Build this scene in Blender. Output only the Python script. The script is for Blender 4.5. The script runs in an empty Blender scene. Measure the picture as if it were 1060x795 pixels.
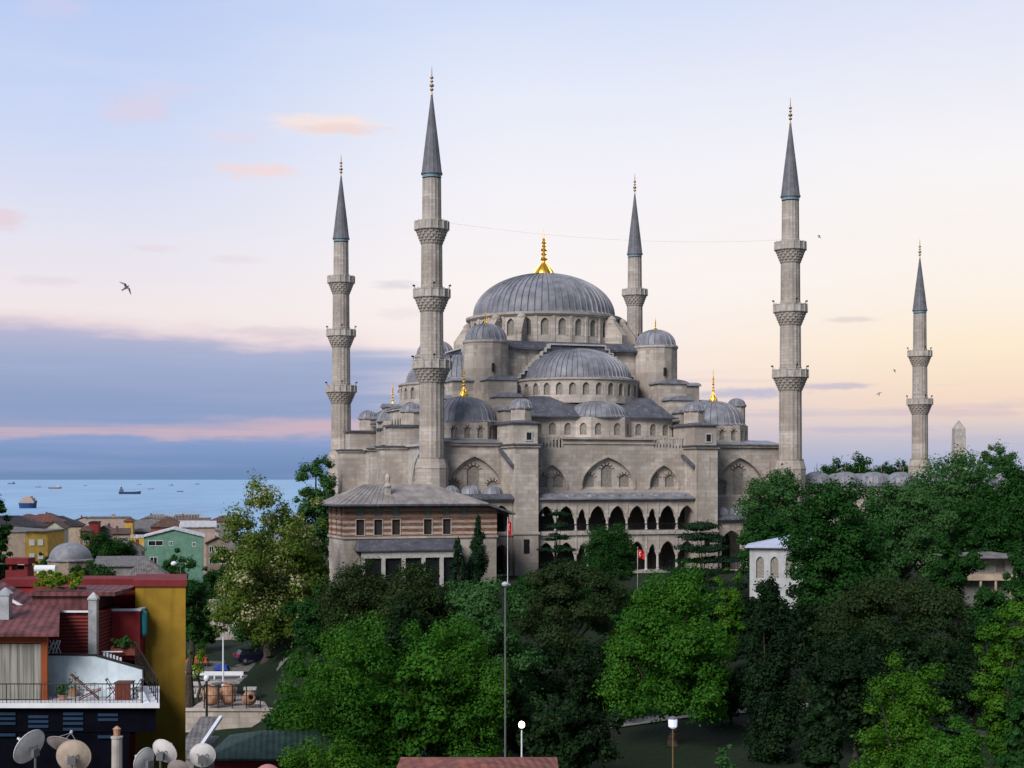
import bpy, math, random
import numpy as np
from mathutils import Vector, Matrix
from mathutils.geometry import tessellate_polygon

PI = math.pi
R = math.radians
scene = bpy.context.scene
col = scene.collection
random.seed(7)

# ------------------------------------------------------------------ camera
EYE = 13.0
FOC = 1539.0                       # focal length in pixels of a 1060 px wide frame
cam_d = bpy.data.cameras.new('camera')
cam = bpy.data.objects.new('camera', cam_d)
col.objects.link(cam)
cam.location = (0, 0, EYE)
cam.rotation_euler = (R(90), 0, 0)
cam_d.sensor_fit = 'HORIZONTAL'
cam_d.sensor_width = 36.0
cam_d.lens = 36.0 * FOC / 1060.0
cam_d.shift_x = 0.0
cam_d.shift_y = 98.5 / 1060.0
cam_d.clip_start = 0.5
cam_d.clip_end = 250000
scene.camera = cam

# ------------------------------------------------------------------ exposure
scene.view_settings.view_transform = 'Standard'
scene.view_settings.look = 'None'
scene.view_settings.exposure = 0.0
scene.view_settings.gamma = 1.0
scene.view_settings.use_curve_mapping = False
scene.render.engine = 'CYCLES'
scene.cycles.max_bounces = 5
scene.cycles.diffuse_bounces = 3
scene.cycles.transparent_max_bounces = 4
scene.cycles.use_denoising = True

# ------------------------------------------------------------------ sun
SUN_EL, SUN_AZ = 36.0, 212.0       # azimuth clockwise from +Y (view direction); the soft glow comes from behind the camera
sd = bpy.data.lights.new('sun', 'SUN')
sd.energy = 3.45
sd.angle = R(28)
sd.color = (1.0, 0.96, 0.935)
so = bpy.data.objects.new('sun', sd)
col.objects.link(so)
_d = Vector((math.sin(R(SUN_AZ)) * math.cos(R(SUN_EL)), math.cos(R(SUN_AZ)) * math.cos(R(SUN_EL)), math.sin(R(SUN_EL))))
so.rotation_euler = _d.to_track_quat('Z', 'Y').to_euler()
so.location = _d * 300

# ------------------------------------------------------------------ node helper
class N:
    def __init__(s, tree):
        s.t = tree
    def new(s, typ, **kw):
        n = s.t.nodes.new(typ)
        for k, v in kw.items():
            setattr(n, k, v)
        return n
    def put(s, sock, v):
        if v is None:
            return
        if isinstance(v, bpy.types.NodeSocket):
            s.t.links.new(v, sock)
        else:
            if isinstance(v, (tuple, list)) and len(v) == 3 and sock.type == 'RGBA':
                v = (*v, 1)
            sock.default_value = v
    def m(s, op, a, b=None, c=None, clamp=False):
        n = s.new('ShaderNodeMath', operation=op, use_clamp=clamp)
        s.put(n.inputs[0], a)
        s.put(n.inputs[1], b)
        s.put(n.inputs[2], c)
        return n.outputs[0]
    def step(s, v, a, b):                     # smooth step from a to b
        n = s.new('ShaderNodeMapRange', interpolation_type='SMOOTHSTEP')
        s.put(n.inputs['Value'], v)
        s.put(n.inputs['From Min'], a)
        s.put(n.inputs['From Max'], b)
        return n.outputs['Result']
    def mix(s, f, a, b, mode='MIX'):
        n = s.new('ShaderNodeMix', data_type='RGBA', blend_type=mode)
        s.put(n.inputs[0], f)
        s.put(n.inputs[6], a)
        s.put(n.inputs[7], b)
        return n.outputs[2]
    def noise(s, vec, scale, detail=4, rough=0.55, dim='3D'):
        n = s.new('ShaderNodeTexNoise', noise_dimensions=dim)
        s.put(n.inputs['Vector'], vec)
        n.inputs['Scale'].default_value = scale
        n.inputs['Detail'].default_value = detail
        n.inputs['Roughness'].default_value = rough
        return n.outputs['Fac']
    def ramp(s, f, stops):
        n = s.new('ShaderNodeValToRGB')
        e = n.color_ramp.elements
        while len(e) < len(stops):
            e.new(0.5)
        for el, (p, c) in zip(e, stops):
            el.position = p
            el.color = (*c, 1)
        s.put(n.inputs[0], f)
        return n.outputs[0]
    def xyz(s, v):
        n = s.new('ShaderNodeSeparateXYZ')
        s.put(n.inputs[0], v)
        return n.outputs
    def vec(s, x, y, z):
        n = s.new('ShaderNodeCombineXYZ')
        for i, v in enumerate((x, y, z)):
            s.put(n.inputs[i], v)
        return n.outputs[0]

def lin(r, g, b):
    return tuple((c / 255 / 12.92) if c / 255 <= 0.04045 else ((c / 255 + 0.055) / 1.055) ** 2.4 for c in (r, g, b))

# ------------------------------------------------------------------ sky
world = bpy.data.worlds.new('World')
scene.world = world
world.use_nodes = True
wt = world.node_tree
wt.nodes.clear()
w = N(wt)
dirv = w.new('ShaderNodeTexCoord').outputs['Generated']
dx, dy, dz = w.xyz(dirv)
AZ = w.m('MULTIPLY', w.m('ARCTAN2', dx, dy), 180 / PI)           # degrees, + to the right of the view
EL = w.m('MULTIPLY', w.m('ARCSINE', dz), 180 / PI)
def el_of(py): return math.degrees(math.atan((496 - py) / FOC))
ELN = w.m('DIVIDE', EL, 30.0, clamp=True)
def stops(lst): return [(el_of(py) / 30, lin(*c)) for py, c in lst]
left = w.ramp(ELN, stops([(496, (120, 150, 196)), (445, (196, 186, 200)), (400, (233, 214, 216)), (330, (243, 230, 229)), (255, (226, 226, 240)), (150, (196, 212, 245)), (0, (166, 194, 243))]))
right = w.ramp(ELN, stops([(496, (160, 176, 208)), (462, (190, 190, 208)), (425, (243, 216, 198)), (360, (255, 236, 206)), (290, (255, 245, 232)), (180, (250, 247, 247)), (0, (213, 223, 248))]))
mid = w.ramp(ELN, stops([(496, (140, 162, 202)), (450, (206, 194, 205)), (390, (248, 230, 222)), (300, (254, 246, 241)), (200, (246, 244, 249)), (100, (229, 236, 251)), (0, (200, 217, 249))]))
fR = w.step(AZ, 1, 19)
fL = w.step(AZ, -16, 1)
base = w.mix(fR, w.mix(fL, left, mid), right)
# stretched cloud noise over the dome of the sky
cv = w.vec(w.m('MULTIPLY', AZ, 0.16), w.m('MULTIPLY', EL, 0.75), 0.0)
n1 = w.noise(cv, 1.0, 6, 0.6)
n2 = w.noise(w.vec(w.m('MULTIPLY', AZ, 0.05), w.m('MULTIPLY', EL, 1.1), 3.7), 1.6, 5, 0.55)
n3 = w.noise(w.vec(w.m('ADD', w.m('MULTIPLY', AZ, 0.55), w.m('MULTIPLY', EL, 0.5)), w.m('MULTIPLY', EL, 2.1), 9.1), 1.5, 8, 0.66)
# faint mottling of the high haze
base = w.mix(w.m('MULTIPLY', w.step(n1, 0.45, 0.75), 0.10), base, lin(250, 232, 230))
# dark blue evening cloud bank low on the left
edge = w.m('ADD', EL, w.m('MULTIPLY', w.m('SUBTRACT', n1, 0.5), 1.7))
topedge = w.m('SUBTRACT', 5.75, w.m('MULTIPLY', w.m('ADD', AZ, 19.0), 0.05))
bank = w.m('SUBTRACT', 1.0, w.step(w.m('SUBTRACT', edge, topedge), -0.35, 0.25))
bank = w.m('MULTIPLY', bank, w.m('SUBTRACT', 1.0, w.step(w.m('ADD', AZ, w.m('MULTIPLY', w.m('SUBTRACT', n2, 0.5), 9)), -6.5, 1.5)))
bankcol = w.ramp(w.m('DIVIDE', EL, 6.0, clamp=True), [(0.0, lin(104, 134, 176)), (0.12, lin(112, 143, 190)), (0.25, lin(124, 154, 202)), (0.45, lin(124, 152, 196)), (0.75, lin(135, 158, 200)), (0.92, lin(156, 162, 200)), (1.0, lin(190, 178, 198))])
bankcol = w.mix(w.m('MULTIPLY', w.step(n2, 0.42, 0.68), 0.45), bankcol, lin(150, 166, 208))
# pinkish strip in the bank
strip = w.m('MULTIPLY', w.step(edge, 1.35, 1.7), w.m('SUBTRACT', 1.0, w.step(edge, 1.95, 2.5)))
strip = w.m('MULTIPLY', strip, w.m('ADD', 0.35, w.m('MULTIPLY', w.step(n2, 0.35, 0.6), 0.65)))
bankcol = w.mix(w.m('MULTIPLY', strip, 0.9), bankcol, lin(206, 178, 190))
base = w.mix(w.m('MULTIPLY', bank, 0.86), base, bankcol)
# thin pink rim on the top of the bank
rim = w.m('MULTIPLY', w.step(w.m('SUBTRACT', edge, topedge), -0.5, 0.0), w.m('SUBTRACT', 1.0, w.step(w.m('SUBTRACT', edge, topedge), 0.05, 0.7)))
rim = w.m('MULTIPLY', rim, w.m('SUBTRACT', 1.0, w.step(AZ, -9, -3)))
base = w.mix(w.m('MULTIPLY', rim, 0.35), base, lin(216, 190, 200))
# lilac streaks low on the right
st = w.m('MULTIPLY', w.step(n2, 0.53, 0.66), w.m('MULTIPLY', w.step(AZ, 2, 8), w.m('SUBTRACT', 1.0, w.step(EL, 3.4, 4.4))))
base = w.mix(w.m('MULTIPLY', st, 0.38), base, lin(186, 184, 206))
# single small clouds: centre, half size in degrees, strength, colour
def puff(base, px, py, hx, hy, k, c, wob=1.0, lean=0.0):
    ca, ce = math.degrees(math.atan((px - 530) / FOC)), el_of(py)
    ddx = w.m('DIVIDE', w.m('SUBTRACT', AZ, ca), hx)
    ddy = w.m('DIVIDE', w.m('SUBTRACT', w.m('SUBTRACT', EL, ce), w.m('MULTIPLY', w.m('SUBTRACT', AZ, ca), lean)), hy)
    rr = w.m('SQRT', w.m('ADD', w.m('MULTIPLY', ddx, ddx), w.m('MULTIPLY', ddy, ddy)))
    rr = w.m('ADD', rr, w.m('MULTIPLY', w.m('SUBTRACT', n3, 0.5), wob * 2))
    mk = w.m('SUBTRACT', 1.0, w.step(rr, 0.25, 1.1))
    return w.mix(w.m('MULTIPLY', mk, k), base, lin(*c))
for a in [(338, 131, 2.5, 0.5, 0.85, (253, 228, 214)), (350, 136, 2.2, 0.25, 0.5, (233, 196, 190)), (264, 181, 2.0, 0.33, 0.75, (246, 212, 205)), (140, 125, 1.5, 0.75, 0.5, (222, 200, 218)),
          (170, 105, 1.7, 0.55, 0.3, (226, 208, 224)), (242, 148, 1.2, 0.35, 0.35, (230, 208, 220)), (55, 26, 1.5, 0.6, 0.35, (214, 200, 222)), (5, 242, 0.9, 0.5, 0.55, (228, 192, 200)), (45, 300, 1.4, 0.25, 0.3, (214, 190, 202)),
          (160, 264, 1.2, 0.2, 0.35, (226, 200, 206)), (245, 272, 1.2, 0.2, 0.3, (222, 200, 208)), (412, 296, 1.1, 0.2, 0.5, (198, 186, 206)), (415, 325, 1.2, 0.3, 0.3, (226, 198, 206)), (290, 345, 2.6, 0.25, 0.35, (200, 180, 200)),
          (880, 335, 1.1, 0.14, 0.5, (206, 186, 190)), (860, 402, 2.4, 0.17, 0.6, (180, 176, 206)), (770, 408, 2.2, 0.28, 0.7, (176, 178, 210)), (985, 430, 3.0, 0.22, 0.45, (208, 186, 200)), (900, 446, 3.4, 0.2, 0.5, (186, 182, 206))]:
    base = puff(base, *a)
base = w.mix(w.m('MULTIPLY', w.step(EL, 3.0, 7.0), 0.2), base, lin(240, 237, 246))
below = w.step(EL, -0.6, 0.0)
base = w.mix(below, lin(66, 76, 78), base)
sky = w.new('ShaderNodeTexSky', sky_type='NISHITA')
sky.sun_disc = False
sky.sun_elevation = R(SUN_EL)
sky.sun_rotation = R(SUN_AZ)
bg1 = w.new('ShaderNodeBackground')
w.put(bg1.inputs[0], base)
bg1.inputs[1].default_value = 1.0
bg2 = w.new('ShaderNodeBackground')
w.put(bg2.inputs[0], sky.outputs[0])
bg2.inputs[1].default_value = 0.055
# the Nishita sky carries the half of the sky behind the camera, the evening sky the half in front
add = w.new('ShaderNodeMixShader')
w.put(add.inputs[0], w.step(AZ if False else dy, -0.15, 0.55))
wt.links.new(bg2.outputs[0], add.inputs[1])
wt.links.new(bg1.outputs[0], add.inputs[2])
wo = w.new('ShaderNodeOutputWorld')
wt.links.new(add.outputs[0], wo.inputs[0])

# ------------------------------------------------------------------ materials
def mat(name, color, rough=0.85, metal=0.0, build=None, spec=0.3):
    m = bpy.data.materials.new(name)
    m.use_nodes = True
    t = m.node_tree
    b = t.nodes['Principled BSDF']
    b.inputs['Base Color'].default_value = (*color, 1)
    b.inputs['Roughness'].default_value = rough
    b.inputs['Metallic'].default_value = metal
    b.inputs['Specular IOR Level'].default_value = spec
    n = N(t)
    if build:
        build(n, b, color)
    return m

def bump(n, b, h, strength=0.4, dist=0.05):
    bn = n.new('ShaderNodeBump')
    bn.inputs['Strength'].default_value = strength
    bn.inputs['Distance'].default_value = dist
    n.put(bn.inputs['Height'], h)
    n.put(b.inputs['Normal'], bn.outputs[0])

def mul(c, k): return tuple(x * k for x in c)

def mottled(scale=1.5, amt=0.3, streak=0.0):
    def f(n, b, c):
        co = n.new('ShaderNodeTexCoord').outputs['Object']
        a = n.noise(co, scale, 5, 0.6)
        o = n.mix(n.step(a, 0.3, 0.7), mul(c, 1 - amt), mul(c, 1 + amt))
        if streak:
            x, y, z = n.xyz(co)
            s = n.noise(n.vec(x, y, n.m('MULTIPLY', z, 0.08)), 2.2, 4, 0.6)
            o = n.mix(n.m('MULTIPLY', n.step(s, 0.5, 0.75), streak), o, mul(c, 0.35))
        n.put(b.inputs['Base Color'], o)
        bump(n, b, a, 0.25, 0.05)
    return f

def masonry(bw=1.25, bh=0.55, var=0.2, streak=0.45, grime=(0.10, 0.095, 0.09), mortar=0.6):
    def f(n, b, c):
        co = n.new('ShaderNodeTexCoord').outputs['Object']
        x, y, z = n.xyz(co)
        h = n.m('ADD', n.m('ADD', x, y), n.m('MULTIPLY', n.noise(co, 0.35, 2), 0.6))
        br = n.new('ShaderNodeTexBrick')
        n.put(br.inputs['Vector'], n.vec(h, z, 0.0))
        br.inputs['Scale'].default_value = 1.0
        br.inputs['Brick Width'].default_value = bw
        br.inputs['Row Height'].default_value = bh
        br.inputs['Mortar Size'].default_value = 0.02
        br.inputs['Bias'].default_value = -0.1
        br.inputs['Color1'].default_value = (*mul(c, 1 - var), 1)
        br.inputs['Color2'].default_value = (*mul(c, 1 + var), 1)
        br.inputs['Mortar'].default_value = (*mul(c, mortar), 1)
        o = br.outputs['Color']
        big = n.noise(co, 0.22, 5, 0.65)
        o = n.mix(n.m('MULTIPLY', n.step(big, 0.42, 0.62), 0.65), o, mul((c[0], c[1] * 0.96, c[2] * 0.9), 0.62))
        fine = n.noise(co, 2.6, 4, 0.6)
        o = n.mix(n.m('MULTIPLY', n.step(fine, 0.5, 0.78), 0.3), o, mul(c, 1.3))
        s = n.noise(n.vec(n.m('MULTIPLY', x, 1.6), n.m('MULTIPLY', y, 1.6), n.m('MULTIPLY', z, 0.12)), 1.0, 5, 0.65)
        o = n.mix(n.m('MULTIPLY', n.step(s, 0.53, 0.76), streak), o, grime)
        pat = n.noise(co, 0.085, 4, 0.7)
        o = n.mix(n.m('MULTIPLY', n.step(pat, 0.48, 0.64), 0.58), o, mul((c[0], c[1] * 0.97, c[2] * 0.94), 0.5))
        rep_ = n.noise(n.vec(n.m('FLOOR', n.m('MULTIPLY', h, 0.4)), n.m('FLOOR', n.m('MULTIPLY', z, 0.55)), 0.0), 3.3, 1)
        o = n.mix(n.m('MULTIPLY', n.step(rep_, 0.55, 0.7), 0.28), o, mul(c, 1.35))
        n.put(b.inputs['Base Color'], o)
        bump(n, b, br.outputs['Fac'], -0.3, 0.03)
    return f

def leadwork(n, b, c):
    co = n.new('ShaderNodeTexCoord').outputs['Object']
    x, y, z = n.xyz(co)
    a = n.noise(co, 0.7, 5, 0.6)
    o = n.mix(n.step(a, 0.32, 0.68), mul(c, 0.72), mul(c, 1.22))
    s = n.noise(n.vec(n.m('MULTIPLY', x, 1.2), n.m('MULTIPLY', y, 1.2), n.m('MULTIPLY', z, 0.25)), 2.0, 4, 0.6)
    o = n.mix(n.m('MULTIPLY', n.step(s, 0.5, 0.75), 0.45), o, (0.30, 0.30, 0.32))
    p_ = n.noise(co, 0.25, 4, 0.7)
    o = n.mix(n.m('MULTIPLY', n.step(p_, 0.48, 0.66), 0.4), o, mul(c, 0.55))
    n.put(b.inputs['Base Color'], o)
    bump(n, b, a, 0.2, 0.05)

def rooftile(pitch=0.25):
    def f(n, b, c):
        co = n.new('ShaderNodeTexCoord').outputs['Object']
        x, y, z = n.xyz(co)
        wv = n.m('SINE', n.m('MULTIPLY', n.m('ADD', x, n.m('MULTIPLY', y, 0.15)), 2 * PI / pitch))
        a = n.noise(co, 1.4, 5, 0.65)
        o = n.mix(n.step(a, 0.3, 0.7), mul(c, 0.6), mul(c, 1.35))
        n.put(b.inputs['Base Color'], o)
        bump(n, b, wv, 0.5, 0.04)
    return f

def leafy(c1, c2, c3=None, k3=0.0):          # the tint runs from old leaves to young ones
    name = 'leaf'
    m = bpy.data.materials.new(name)
    m.use_nodes = True
    t = m.node_tree
    t.nodes.clear()
    n = N(t)
    at = n.new('ShaderNodeAttribute', attribute_name='tint')
    f = at.outputs['Fac']
    c = n.mix(f, c1, c2)
    if c3:
        c = n.mix(n.step(f, 1 - k3 - 0.05, 1 - k3 + 0.05), c, c3)
    d = n.new('ShaderNodeBsdfDiffuse')
    tr = n.new('ShaderNodeBsdfTranslucent')
    g = n.new('ShaderNodeBsdfGlossy')
    g.inputs['Roughness'].default_value = 0.55
    n.put(d.inputs[0], c)
    n.put(tr.inputs[0], n.mix(1.0, c, (1.0, 1.0, 0.6), 'MULTIPLY'))
    n.put(g.inputs[0], (0.5, 0.55, 0.5))
    m1 = n.new('ShaderNodeMixShader')
    m1.inputs[0].default_value = 0.28
    t.links.new(d.outputs[0], m1.inputs[1])
    t.links.new(tr.outputs[0], m1.inputs[2])
    m2 = n.new('ShaderNodeMixShader')
    m2.inputs[0].default_value = 0.012
    t.links.new(m1.outputs[0], m2.inputs[1])
    t.links.new(g.outputs[0], m2.inputs[2])
    o = n.new('ShaderNodeOutputMaterial')
    t.links.new(m2.outputs[0], o.inputs[0])
    return m

def striped(n, b, c):
    # alternating courses of brick and pale stone
    co = n.new('ShaderNodeTexCoord').outputs['Object']
    x, y, z = n.xyz(co)
    fr = n.m('FRACT', n.m('DIVIDE', z, 0.72))
    stone = n.m('GREATER_THAN', fr, 0.58)
    a = n.noise(n.vec(n.m('MULTIPLY', x, 0.9), y, n.m('MULTIPLY', z, 3.0)), 1.3, 4, 0.6)
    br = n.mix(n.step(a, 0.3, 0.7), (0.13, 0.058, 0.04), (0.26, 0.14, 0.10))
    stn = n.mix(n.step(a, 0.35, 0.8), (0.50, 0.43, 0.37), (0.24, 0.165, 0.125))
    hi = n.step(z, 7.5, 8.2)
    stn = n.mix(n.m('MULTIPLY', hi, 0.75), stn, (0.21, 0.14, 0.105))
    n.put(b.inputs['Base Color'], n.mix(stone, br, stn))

M = {}
M['stone'] = mat('weathered_limestone', (0.475, 0.418, 0.375), 0.9, build=masonry(var=0.22, streak=0.6))
M['stone_pale'] = mat('pale_limestone', (0.51, 0.452, 0.41), 0.9, build=masonry(1.3, 0.55, 0.18, 0.5))
M['minaret'] = mat('minaret_limestone', (0.455, 0.402, 0.365), 0.9, build=masonry(0.8, 0.45, 0.16, 0.5))
M['trim'] = mat('carved_stone_trim', (0.42, 0.38, 0.35), 0.85, build=mottled(1.2, 0.22, 0.45))
M['marble'] = mat('grey_marble', (0.46, 0.44, 0.42), 0.7, build=mottled(1.6, 0.18, 0.3))
M['brickred'] = mat('red_voussoir', (0.17, 0.10, 0.08), 0.9, build=mottled(3, 0.25))
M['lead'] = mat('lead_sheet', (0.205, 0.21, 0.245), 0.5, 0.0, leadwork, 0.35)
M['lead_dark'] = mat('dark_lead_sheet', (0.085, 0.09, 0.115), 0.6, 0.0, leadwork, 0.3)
M['cone'] = mat('minaret_cone_lead', (0.13, 0.13, 0.15), 0.6, 0.0, mottled(0.9, 0.22), 0.3)
M['gold'] = mat('gilded_copper', (0.9, 0.56, 0.10), 0.38, 1.0, mottled(2.5, 0.12))
M['copper'] = mat('dull_gilt', (0.42, 0.27, 0.13), 0.45, 0.8, mottled(2.5, 0.2))
M['lattice'] = mat('plaster_lattice', (0.24, 0.22, 0.195), 0.7, build=mottled(5, 0.3))
M['lattice_dark'] = mat('dark_lattice', (0.085, 0.08, 0.075), 0.6, build=mottled(5, 0.3))
M['void'] = mat('dark_glass', (0.012, 0.013, 0.016), 0.25, build=mottled(2, 0.2), spec=0.5)
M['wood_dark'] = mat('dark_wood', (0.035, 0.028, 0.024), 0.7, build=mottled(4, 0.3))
M['tealtile'] = mat('turquoise_tile', (0.16, 0.26, 0.31), 0.4, build=mottled(6, 0.3))
M['iron'] = mat('black_iron', (0.012, 0.012, 0.014), 0.5, build=mottled(3, 0.2))
M['greypaint'] = mat('grey_paint', (0.12, 0.125, 0.13), 0.5, build=mottled(3, 0.15))
M['white'] = mat('white_paint', (0.72, 0.74, 0.78), 0.6, build=mottled(1.2, 0.07))
M['striped'] = mat('brick_and_stone_courses', (0.2, 0.1, 0.08), 0.9, build=striped)
M['pavroof'] = mat('old_lead_roof', (0.27, 0.245, 0.235), 0.6, build=leadwork)
M['flag'] = mat('red_cloth', (0.55, 0.015, 0.02), 0.8, build=mottled(3, 0.1))
M['bark'] = mat('bark', (0.05, 0.04, 0.032), 0.95, build=mottled(3, 0.3, 0.2))
M['palebark'] = mat('pale_bark', (0.16, 0.14, 0.12), 0.95, build=mottled(3, 0.3, 0.2))

# ------------------------------------------------------------------ mesh builder
class MB:
    def __init__(s):
        s.v, s.f, s.mi = [], [], []
    def add(s, vs, fs, mi=0):
        o = len(s.v)
        s.v += [tuple(v) for v in vs]
        s.f += [tuple(i + o for i in f) for f in fs]
        s.mi += [mi] * len(fs)
        return s
    def box(s, x0, x1, y0, y1, z0, z1, mi=0):
        return s.prism([(x0, y0), (x1, y0), (x1, y1), (x0, y1)], z0, z1, mi)
    def prism(s, poly, z0, z1, mi=0, top=None):
        n = len(poly)
        tp = top or poly
        vs = [(x, y, z0) for x, y in poly] + [(x, y, z1) for x, y in tp]
        fs = [(i, (i + 1) % n, n + (i + 1) % n, n + i) for i in range(n)]
        fs += [tuple(range(n - 1, -1, -1)), tuple(range(n, 2 * n))]
        return s.add(vs, fs, mi)
    def extr(s, poly, fn, d0, d1, mi=0):              # poly in (a, z), fn(a, z, d) -> xyz
        n = len(poly)
        vs = [fn(a, z, d0) for a, z in poly] + [fn(a, z, d1) for a, z in poly]
        fs = [(i, (i + 1) % n, n + (i + 1) % n, n + i) for i in range(n)]
        fs += [tuple(range(n - 1, -1, -1)), tuple(range(n, 2 * n))]
        return s.add(vs, fs, mi)
    def lathe(s, cx, cy, prof, n=24, a0=0.0, a1=2 * PI, rib=0, ribh=0.0, mi=0, cap=False):
        full = abs(a1 - a0 - 2 * PI) < 1e-6
        cols_ = []
        if rib:
            per = (0.0, 0.26, 0.41, 0.5, 0.59, 0.74)
            for k in range(rib):
                for q in per:
                    cols_.append((a0 + (a1 - a0) * (k + q) / rib, 1.0 if q == 0.5 else 0.0))
            if not full:
                cols_.append((a1, 0.0))
        else:
            cols_ = [(a0 + (a1 - a0) * k / n, 0.0) for k in range(n if full else n + 1)]
        nc = len(cols_)
        vs, fs = [], []
        for r, z in prof:
            for a, k in cols_:
                rr = r + (ribh * k * min(1.0, r / 1.0))
                vs.append((cx + rr * math.cos(a), cy + rr * math.sin(a), z + (ribh * 0.6 * k if rib else 0)))
        m = nc if full else nc - 1
        for j in range(len(prof) - 1):
            for i in range(m):
                i2 = (i + 1) % nc
                fs.append((j * nc + i, j * nc + i2, (j + 1) * nc + i2, (j + 1) * nc + i))
        if cap:
            fs.append(tuple(reversed(range(nc))))
            fs.append(tuple((len(prof) - 1) * nc + i for i in range(nc)))
        return s.add(vs, fs, mi)
    def tube(s, p0, p1, r0, r1=None, n=8, mi=0, cap=True):
        r1 = r0 if r1 is None else r1
        p0, p1 = Vector(p0), Vector(p1)
        d = p1 - p0
        if d.length < 1e-6:
            return s
        d.normalize()
        a = d.cross(Vector((0, 0, 1)) if abs(d.z) < 0.95 else Vector((1, 0, 0))).normalized()
        b = d.cross(a)
        vs = []
        for p, r in ((p0, r0), (p1, r1)):
            for k in range(n):
                t = 2 * PI * k / n
                vs.append(p + a * (r * math.cos(t)) + b * (r * math.sin(t)))
        fs = [(i, (i + 1) % n, n + (i + 1) % n, n + i) for i in range(n)]
        if cap:
            fs += [tuple(range(n - 1, -1, -1)), tuple(range(n, 2 * n))]
        return s.add(vs, fs, mi)
    def path(s, pts, r, n=6, mi=0):
        for a, b in zip(pts[:-1], pts[1:]):
            s.tube(a, b, r, r, n, mi)
        return s
    def wall(s, outer, holes, fn, depth=0.35, mi=0):
        loops = [outer] + holes
        flat = [p for l in loops for p in l]
        tris = tessellate_polygon([[Vector((a, z, 0)) for a, z in l] for l in loops])
        s.add([fn(a, z, 0) for a, z in flat], tris, mi)
        for h in holes:
            n = len(h)
            s.add([fn(a, z, 0) for a, z in h] + [fn(a, z, depth) for a, z in h], [(i, (i + 1) % n, n + (i + 1) % n, n + i) for i in range(n)], mi)
        return s
    def build(s, name, m, parent=None, smooth=False):
        me = bpy.data.meshes.new(name)
        me.from_pydata(s.v, [], s.f)
        for x in (m if isinstance(m, (list, tuple)) else [m]):
            me.materials.append(x)
        if any(s.mi):
            me.polygons.foreach_set('material_index', s.mi)
        if smooth:
            me.polygons.foreach_set('use_smooth', [True] * len(me.polygons))
            try:
                me.set_sharp_from_angle(angle=R(40))
            except Exception:
                pass
        me.update()
        o = bpy.data.objects.new(name, me)
        col.objects.link(o)
        if parent:
            o.parent = parent
        return o

def tag(o, label, cat, group=None):
    o['label'] = label
    o['category'] = cat
    if group:
        o['group'] = group
    return o
def thing(name, label, cat, loc=(0, 0, 0), rz=0.0, group=None):
    o = bpy.data.objects.new(name, None)
    o.empty_display_size = 0.5
    col.objects.link(o)
    o.location = loc
    o.rotation_euler = (0, 0, rz)
    return tag(o, label, cat, group)
def structure(o):
    o['kind'] = 'structure'
    return o
def copy_tree(o, parent=None):
    c = o.copy()
    col.objects.link(c)
    if parent:
        c.parent = parent
    for ch in list(o.children):
        copy_tree(ch, c)
    return c
def arch(a0, a1, z0, zs, zt, n=10, pt=0.25):            # outline of an arched opening, counter-clockwise
    c, hw, h = (a0 + a1) / 2, (a1 - a0) / 2, zt - zs
    p = [(a0, z0), (a1, z0)]
    for k in range(n + 1):
        t = PI * k / n
        p.append((c + hw * math.cos(t), zs + h * ((1 - pt) * math.sin(t) + pt * (1 - abs(math.cos(t))))))
    if abs(zs - z0) < 1e-6:
        p = p[2:]
    return p
def archcurve(a0, a1, zs, zt, n=10, pt=0.25):           # from a0 to a1 over the top
    return list(reversed(arch(a0, a1, zs - 1, zs, zt, n, pt)[2:]))

def S(x):
    x = max(0.0, min(1.0, x))
    return x * x * (3 - 2 * x)
def ground_z(x, y):
    wl = -x - (25 + 0.15 * (min(y, 300) - 180))
    z = -6.0 * S((188 - y) / 85) - 3.0 * S((100 - y) / 50)
    z -= 8.0 * S((wl + 8) / 16)
    z -= 28.0 * S((y - 260) / 1000) * S((wl + 5) / 50)
    z -= 60.0 * S((y - 2500) / 1500)
    return z
def at(px, py, Y):                                       # a point of the place at distance Y along the view
    return Vector(((px - 530) / FOC * Y, Y, EYE + (496 - py) / FOC * Y))
# ================================================================== the setting: land and sea
def axis_vals(lst):
    out = []
    for a, b, st in lst:
        v = a
        while v < b - 1e-6:
            out.append(v)
            v += st
    out.append(lst[-1][1])
    return out
xs = axis_vals([(-1800, -400, 200), (-400, -120, 28), (-120, 130, 5), (130, 400, 30), (400, 2400, 250)])
ys = axis_vals([(-60, 20, 20), (20, 260, 5), (260, 700, 40), (700, 4200, 250)])
g = MB()
g.v = [(x, y, ground_z(x, y)) for y in ys for x in xs]
nx = len(xs)
g.f = [(j * nx + i, j * nx + i + 1, (j + 1) * nx + i + 1, (j + 1) * nx + i) for j in range(len(ys) - 1) for i in range(nx - 1)]
g.mi = [0] * len(g.f)
def groundmat(n, b, c):
    co = n.new('ShaderNodeTexCoord').outputs['Object']
    a = n.noise(co, 0.12, 6, 0.65)
    d = n.noise(co, 2.2, 5, 0.7)
    o = n.mix(n.step(d, 0.3, 0.7), (0.003, 0.010, 0.003), (0.009, 0.025, 0.006))
    o = n.mix(n.m('MULTIPLY', n.step(a, 0.5, 0.62), 0.7), o, (0.018, 0.017, 0.012))
    n.put(b.inputs['Base Color'], o)
    bump(n, b, d, 0.6, 0.2)
structure(g.build('ground', mat('park_ground', (0.03, 0.05, 0.02), 0.95, build=groundmat), smooth=True))

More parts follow.
